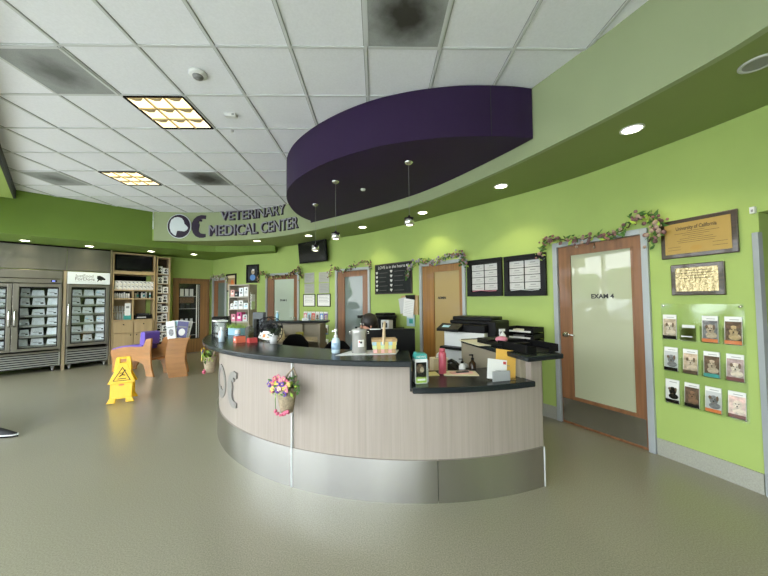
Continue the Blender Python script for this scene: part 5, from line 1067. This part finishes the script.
# things on the inner worktop by the end wall
IZ = .736
t = thing('desk_phone', 'black desk phone on the inner work surface by the end wall', 'telephone', (.80, 3.05, IZ), R(20)); b = MB(); b.use(BLACK).prism([(-.09, 0), (.09, 0), (.09, .09), (-.09, .05)], -.09, .09, 'x'); b.build('base', t, bevel=.006); b = MB(); b.use(BLACK).tube([(-.07, -.07, .09), (-.075, -.03, .115), (-.075, .04, .125), (-.07, .09, .105)], .018, 8); b.build('handset', t); b = MB(); b.use(LGREY); 
for i in range(3):
    for j in range(4): b.box(.0+i*.026, .018+i*.026, -.06+j*.03, -.04+j*.03, .065+j*.006, .078+j*.007)
b.build('keypad', t)
b = MB(); b.use(CREAM).box(-.08, .08, -.05, .05, 0, .13); b.use(DARK).box(-.04, .04, -.02, .02, .13, .132); b.use(WHITE).prism([(-.03, .13), (.03, .13), (.015, .19), (-.02, .17)], -.004, .004, 'y'); tag(b.build('tissue_box', loc=(.62, 3.2, IZ), rotz=R(15), bevel=.004), 'cream tissue box beside the desk phone', 'tissue box')
for x, y, m_, l, h in ((.86, 2.86, mat('amber_bottle', (.035, .018, .008), .15), 'dark amber pump bottle by the end wall', .2), (.76, 2.84, WPLAS, 'white pump bottle by the end wall', .17)):
    t = thing('pump_bottle', l, 'bottle', (x, y, IZ if y < 2.8 else IZ)); b = MB(); b.use(m_, True).lathe([(.028, 0), (.03, .01), (.03, h*.7), (.012, h*.8), (.012, h*.86)], n=16); b.build('bottle', t); b = MB(); b.use(BLACK, True).lathe([(.014, h*.84), (.014, h*.92), (.005, h*.94), (.005, h*1.05)], n=10); b.box(-.03, .006, -.005, .005, h*1.03, h*1.08); b.build('pump', t)

# ------------------------------------------------------------------ hanging flower cones on the desk front
def flower_cone(ang, z, label, seed, r=2.46, k=1., pal=None):
    a = R(ang); x, y = CX+r*math.cos(a), CY+r*math.sin(a); t = thing('flower_basket', label, 'hanging flowers', (x, y, z), a+math.pi/2, 'flower cones on the desk front'); rg = random.Random(seed)
    b = MB(); b.use(BURLAP, True); vs = []
    prof = [(.045, -.19), (.055, -.14), (.068, -.06), (.075, .0), (.066, .0), (.05, -.08)]
    b.lathe([(p_[0]*k, p_[1]) for p_ in prof], 0, -.085, 18); b.build('burlap_cone', t)
    b = MB(); b.use(BURLAP).tube([(-.05, -.06, -.01), (-.045, -.03, .07), (0, -.012, .125), (.045, -.03, .07), (.05, -.06, -.01)], .007, 6); b.build('hanger', t)
    f = MB(); l = MB()
    for i in range(130):
        th = rg.uniform(0, math.pi*2); rr = rg.uniform(.02, .11)*k; zz = rg.uniform(-.06, .06); cx, cy, cz = rr*math.cos(th)*1.1, -.085+rr*math.sin(th)*.7-.01, zz
        l.use(LIME if rg.random() < .6 else LEAF); g = .018; an = rg.uniform(0, 6.3)
        l.add([(cx, cy-.01, cz), (cx+g*math.cos(an+.5), cy-.018, cz+g*math.sin(an+.5)), (cx+2*g*math.cos(an), cy-.02, cz+2*g*math.sin(an)), (cx+g*math.cos(an-.5), cy-.004, cz+g*math.sin(an-.5))], [(0, 1, 2, 3)])
    MG = mat('deep_pink', (.50, .10, .17), .6)
    spots = [(-.05, .07, MG), (-.02, .085, PINK), (.03, .08, PINK), (.055, .06, MG), (-.075, .05, VIOLET), (-.085, .035, VIOLET), (-.03, .04, YELLOW), (-.035, .02, PYEL), (.0, .05, VIOLET), (.02, .045, VIOLET), (.01, .07, PINK), (-.055, .045, MG), (.05, .03, MG), (.065, .045, PYEL), (.0, .015, PPINK), (-.06, .01, PYEL)]
    spots = [(a_*.9, b_-.012, c_) for a_, b_, c_ in spots]+[(rg.uniform(-.075, .06), rg.uniform(-.03, .075), rg.choice([MG, VIOLET, PINK, PYEL, MG, VIOLET])) for _ in range(16)]
    for px, pz, m_ in spots:
        if pal: m_ = rg.choice(pal)
        f.use(m_, True); cx, cy, cz = px*k*1.3, -.150-.02*rg.random(), pz*1.15
        for j in range(5):
            an = 2*math.pi*j/5+rg.random(); f.sphere((cx+.012*math.cos(an), cy, cz+.012*math.sin(an)), .0100, 1, .5, 1, 7, 5)
        f.use(PYEL, True).sphere((cx, cy-.004, cz), .006, 1, .6, 1, 6, 4)
    for px, pz in ((-.055, -.175), (-.045, -.185), (.02, -.185), (.04, -.175), (.055, -.165), (.0, -.19)):
        f.use(MG, True)
        for j in range(4): f.sphere((px+rg.gauss(0, .008), -.145+rg.gauss(0, .006), pz+rg.gauss(0, .006)), .011, 1, .7, 1, 7, 5)
    l.use(LEAF).tube([(-.06, -.13, -.01), (-.062, -.14, -.08), (-.055, -.145, -.17)], .003, 5); l.build('leaves', t); f.build('blossoms', t)
flower_cone(-114.7, .805, 'burlap cone of pink and purple flowers hanging over the desk seam', 11)
flower_cone(-158.0, .81, 'burlap cone of yellow flowers hanging at the far end of the desk', 12, 2.45, 1., [PYEL, YELLOW, VIOLET, PYEL, LIME])

# ------------------------------------------------------------------ people
def person(name, label, J, head_c, face_dir, shirt, trousers, hair_m, shoe=True, hairlen=.0):
    """J: joints in world coordinates"""
    V = Vector; t = thing(name, label, 'person', (J['pelvis'][0], J['pelvis'][1], 0)); o0 = V(t.location)
    names = []; vs = []; es = []; rad = []; zone = []
    def add(n, p, r, z, par=None):
        vs.append(V(p)-o0); rad.append(r); zone.append(z); names.append(n)
        if par is not None: es.append((names.index(par), len(vs)-1))
    pel = V(J['pelvis']); chest = V(J['chest']); neck = V(J['neck']); hc = V(head_c)
    add('pelvis', pel, (.15, .12), 't'); add('waist', pel.lerp(chest, .45), (.135, .11), 's', 'pelvis'); add('chest', chest, (.155, .115), 's', 'waist'); add('collar', chest.lerp(neck, .7), (.09, .08), 's', 'chest')
    add('neck', neck, (.055, .055), 'k', 'collar'); add('jaw', neck.lerp(hc, .55)+V(face_dir)*.02, (.06, .065), 'k', 'neck'); add('head', hc, (.078, .092), 'k', 'jaw'); add('crown', hc+V((0, 0, .07)), (.062, .075), 'k', 'head')
    for s in ('l', 'r'):
        sh, el, wr = V(J['shoulder_'+s]), V(J['elbow_'+s]), V(J['wrist_'+s])
        add('sh'+s, sh, (.06, .06), 's', 'collar'); add('ua'+s, sh.lerp(el, .5), (.05, .05), 's', 'sh'+s); add('el'+s, el, (.042, .042), 'k', 'ua'+s); add('fa'+s, el.lerp(wr, .5), (.037, .037), 'k', 'el'+s); add('wr'+s, wr, (.026, .022), 'k', 'fa'+s)
        d = (wr-el).normalized(); up = V((0, 0, 1)); side = d.cross(up).normalized(); add('pm'+s, wr+d*.06, (.036, .017), 'k', 'wr'+s)
        for i, (so, ln) in enumerate(((-.030, .060), (-.010, .072), (.011, .068), (.031, .052))):
            add('f%d'%i+s, wr+d*.095+side*so, (.0095, .0095), 'k', 'pm'+s); add('g%d'%i+s, wr+d*(.095+ln*.55)+side*so*1.1-up*.006, (.0085, .0085), 'k', 'f%d'%i+s); add('h%d'%i+s, wr+d*(.095+ln)+side*so*1.1-up*.022, (.0075, .0075), 'k', 'g%d'%i+s)
        sg = -1 if s == 'r' else 1
        add('t0'+s, wr+d*.04+side*sg*.04, (.011, .011), 'k', 'wr'+s); add('t1'+s, wr+d*.075+side*sg*.055-up*.01, (.009, .009), 'k', 't0'+s)
        hp, kn, an = V(J['hip_'+s]), V(J['knee_'+s]), V(J['ankle_'+s])
        add('hp'+s, hp, (.085, .085), 't', 'pelvis'); add('th'+s, hp.lerp(kn, .5), (.078, .078), 't', 'hp'+s); add('kn'+s, kn, (.058, .058), 't', 'th'+s); add('ca'+s, kn.lerp(an, .35), (.055, .055), 't', 'kn'+s); add('an'+s, an, (.042, .042), 't', 'ca'+s)
    me = bpy.data.meshes.new('body'); me.from_pydata(vs, es, []); o = bpy.data.objects.new('body', me); COL.objects.link(o)
    md = o.modifiers.new('skin', 'SKIN'); md.use_smooth_shade = True
    for i, sv in enumerate(me.skin_vertices[0].data): sv.radius = rad[i]; sv.use_root = (i == 0)
    sb = o.modifiers.new('sub', 'SUBSURF'); sb.levels = 2; sb.render_levels = 2
    dg = bpy.context.evaluated_depsgraph_get(); dg.update(); nm = bpy.data.meshes.new_from_object(o.evaluated_get(dg)); bpy.data.objects.remove(o)
    nm.name = 'body'; nm.materials.clear()
    for m_ in (SKIN, shirt, trousers): nm.materials.append(m_)
    zi = {'k': 0, 's': 1, 't': 2}
    for p_ in nm.polygons:
        c = p_.center; best = min(range(len(vs)), key=lambda i: (vs[i]-c).length-rad[i][0]); p_.material_index = zi[zone[best]]; p_.use_smooth = True
    o = bpy.data.objects.new('body', nm); COL.objects.link(o); o.parent = t
    fd = V(face_dir).normalized(); sd = fd.cross(V((0, 0, 1))); h = hc-o0
    b = MB(); b.use(SKIN, True).sphere(h+fd*.094+V((0, 0, -.025)), .016, 1, 1, 1.3); b.sphere(h+sd*.083+V((0, 0, -.015)), .02, .6, .6, 1.3); b.sphere(h-sd*.083+V((0, 0, -.015)), .02, .6, .6, 1.3)
    for s in (-1, 1):
        b.use(WHITE, True).sphere(h+fd*.082+sd*s*.032+V((0, 0, .008)), .011); b.use(BLACK, True).sphere(h+fd*.090+sd*s*.032+V((0, 0, .008)), .006)
    b.use(mat('lips', (.42, .14, .12), .5), True).sphere(h+fd*.083+V((0, 0, -.062)), .015, 1.1, 1.1, .45); b.build('face', t)
    b = MB(); b.use(hair_m, True).sphere(h-fd*.022+V((0, 0, .035)), .108, 1, 1, 1.02, 20, 12); b.sphere(h-fd*.06+V((0, 0, -.03-hairlen)), .085, 1, 1, 1.2+hairlen*4, 16, 10); b.build('hair', t)
    if shoe:
        for s in ('l', 'r'):
            an = V(J['ankle_'+s])-o0; td = V(J['toe_'+s]); a = math.atan2(td.y, td.x)
            b = MB(); b.M = Matrix.Translation((an.x, an.y, 0)) @ Matrix.Rotation(a, 4, 'Z')
            top = [(-.085, .045, .11), (-.03, .05, .115), (.05, .05, .095), (.12, .047, .068), (.19, .036, .045), (.225, .015, .03)]
            v2 = []
            for x, w_, z in top: v2 += [(x, -w_*.8, .028), (x, -w_*.75, z*.75), (x, 0, z), (x, w_*.75, z*.75), (x, w_*.8, .028)]
            b.use(mat('shoe_black', (.012, .012, .014), .6), True).add(v2, [(5*i+j, 5*i+5+j, 5*i+6+j, 5*i+1+j) for i in range(5) for j in range(4)]+[(0, 1, 2, 3, 4), (29, 28, 27, 26, 25)]); so = b.build('shoe', t)
            q = MB(); q.M = b.M; q.use(WPLAS); sole = [(-.09, -.036), (-.05, -.045), (.05, -.045), (.13, -.045), (.20, -.034), (.235, 0), (.20, .034), (.13, .045), (.05, .045), (-.05, .045), (-.09, .036)]; q.prism(sole, .018, .030); q.use(BLACKM).prism(sole, 0, .018); q.build('sole', so)
    return t
# receptionist, seated and facing left behind the monitor
rx, ry = -.10, 4.02
person('person', 'dark-haired person in scrubs seated behind the black monitor', dict(pelvis=(rx, ry+.12, .60), chest=(rx, ry+.05, .86), neck=(rx, ry+.0, 1.00), shoulder_l=(rx+.18, ry+.03, .93), shoulder_r=(rx-.18, ry+.03, .93), elbow_l=(rx+.23, ry-.10, .70), elbow_r=(rx-.23, ry-.10, .70), wrist_l=(rx+.12, ry-.33, .72), wrist_r=(rx-.14, ry-.33, .72),
    hip_l=(rx+.10, ry+.08, .59), hip_r=(rx-.10, ry+.08, .59), knee_l=(rx+.13, ry-.30, .55), knee_r=(rx-.13, ry-.30, .55), ankle_l=(rx+.12, ry-.28, .11), ankle_r=(rx-.12, ry-.28, .11), toe_l=(0, -1, 0), toe_r=(-.2, -1, 0)), (rx-.02, ry-.01, 1.145), (-.86, -.5, 0), SHIRT, PANTS, HAIR)
office_chair((rx, ry+.12, 0), R(0), 'black office chair that the receptionist sits on', top=.86)
# visitor just outside the left edge, one black shoe showing
vx, vy = -5.02, 3.45
person('person', 'seated visitor in black shoes and dark trousers at the left edge', dict(pelvis=(vx-.02, vy, .66), chest=(vx-.10, vy, .98), neck=(vx-.10, vy, 1.17), shoulder_l=(vx-.10, vy+.19, 1.10), shoulder_r=(vx-.10, vy-.19, 1.10), elbow_l=(vx+.02, vy+.25, .86), elbow_r=(vx+.02, vy-.25, .86), wrist_l=(vx+.24, vy+.15, .77), wrist_r=(vx+.24, vy-.15, .77),
    hip_l=(vx, vy+.10, .65), hip_r=(vx, vy-.10, .65), knee_l=(vx+.46, vy+.13, .60), knee_r=(vx+.44, vy-.13, .60), ankle_l=(-4.165, vy+.14, .11), ankle_r=(-4.42, vy-.16, .11), toe_l=(1, .0, 0), toe_r=(1, -.1, 0)), (vx-.06, vy, 1.32), (1, .1, 0), mat('grey_shirt', (.15, .15, .17), .8), PANTS, mat('hair_brown', (.05, .03, .02), .6))

# ------------------------------------------------------------------ light: daylight through the window wall
w = bpy.data.worlds.new('sky'); sc.world = w; w.use_nodes = True; nt = w.node_tree; bg = nt.nodes['Background']
tc = nt.nodes.new('ShaderNodeTexCoord'); sx = nt.nodes.new('ShaderNodeSeparateXYZ'); rp = nt.nodes.new('ShaderNodeValToRGB')
rp.color_ramp.elements[0].position = .0; rp.color_ramp.elements[0].color = (.94, .97, 1., 1); rp.color_ramp.elements[1].position = .9; rp.color_ramp.elements[1].color = (.78, .88, 1., 1)
nt.links.new(tc.outputs['Generated'], sx.inputs[0]); nt.links.new(sx.outputs['Z'], rp.inputs[0]); nt.links.new(rp.outputs[0], bg.inputs[0]); bg.inputs[1].default_value = 8.2
L = bpy.data.lights.new('window_portal', 'AREA'); L.shape = 'RECTANGLE'; L.size = 13.2; L.size_y = 2.8; L.cycles.is_portal = True
o = bpy.data.objects.new('window_portal', L); COL.objects.link(o)
c = Vector((-4.1, -.2)); c.rotate(Matrix.Rotation(WR, 2)); o.location = (WO[0]+c.x, WO[1]+c.y, 1.51); o.rotation_euler = (R(90), 0, WR+math.pi)
dirn = o.rotation_euler.to_matrix() @ Vector((0, 0, -1))
if dirn.dot(Vector((1, 1, 0))) < 0: o.rotation_euler = (R(90), 0, WR)

L = bpy.data.lights.new('sun', 'SUN'); L.energy = 9; L.angle = R(1.5); L.color = (1., .97, .93)
o = bpy.data.objects.new('sun', L); COL.objects.link(o); o.rotation_euler = Vector((.31/r2, .31/r2, -.95)).to_track_quat('-Z', 'Y').to_euler()
# ------------------------------------------------------------------ camera
F = 315.; PT = .0388; RL = -.009; YW = .0224
def ray(px, py):
    qx, qy = px-384, py-288; cr, sr = math.cos(RL), math.sin(RL); x = cr*qx+sr*qy; y = -sr*qx+cr*qy
    d = Vector((x/F, 1, -y/F)); cp, sp = math.cos(PT), math.sin(PT); Y = cp*d.y-sp*d.z; Z = sp*d.y+cp*d.z; cy, sy = math.cos(YW), math.sin(YW)
    return Vector((cy*d.x+sy*Y, -sy*d.x+cy*Y, Z))
f0 = ray(384, 288); rt = (ray(384+F, 288)-f0).normalized(); up = (ray(384, 288-F)-f0).normalized(); bk = -f0.normalized()
cam = bpy.data.cameras.new('camera'); cam.sensor_width = 36; cam.lens = 36*F/768; cam.clip_start = .02; cam.clip_end = 200
co = bpy.data.objects.new('camera', cam); COL.objects.link(co)
co.matrix_world = Matrix(((rt.x, up.x, bk.x, 0), (rt.y, up.y, bk.y, 0), (rt.z, up.z, bk.z, 1.45), (0, 0, 0, 1)))
sc.camera = co
vs_ = sc.view_settings; vs_.view_transform = 'Standard'; vs_.look = 'None'; vs_.gamma = 1; vs_.use_curve_mapping = False; vs_.exposure = 0.42
sc.cycles.use_denoising = True; sc.cycles.max_bounces = 8; sc.cycles.diffuse_bounces = 5; sc.cycles.sample_clamp_indirect = 6
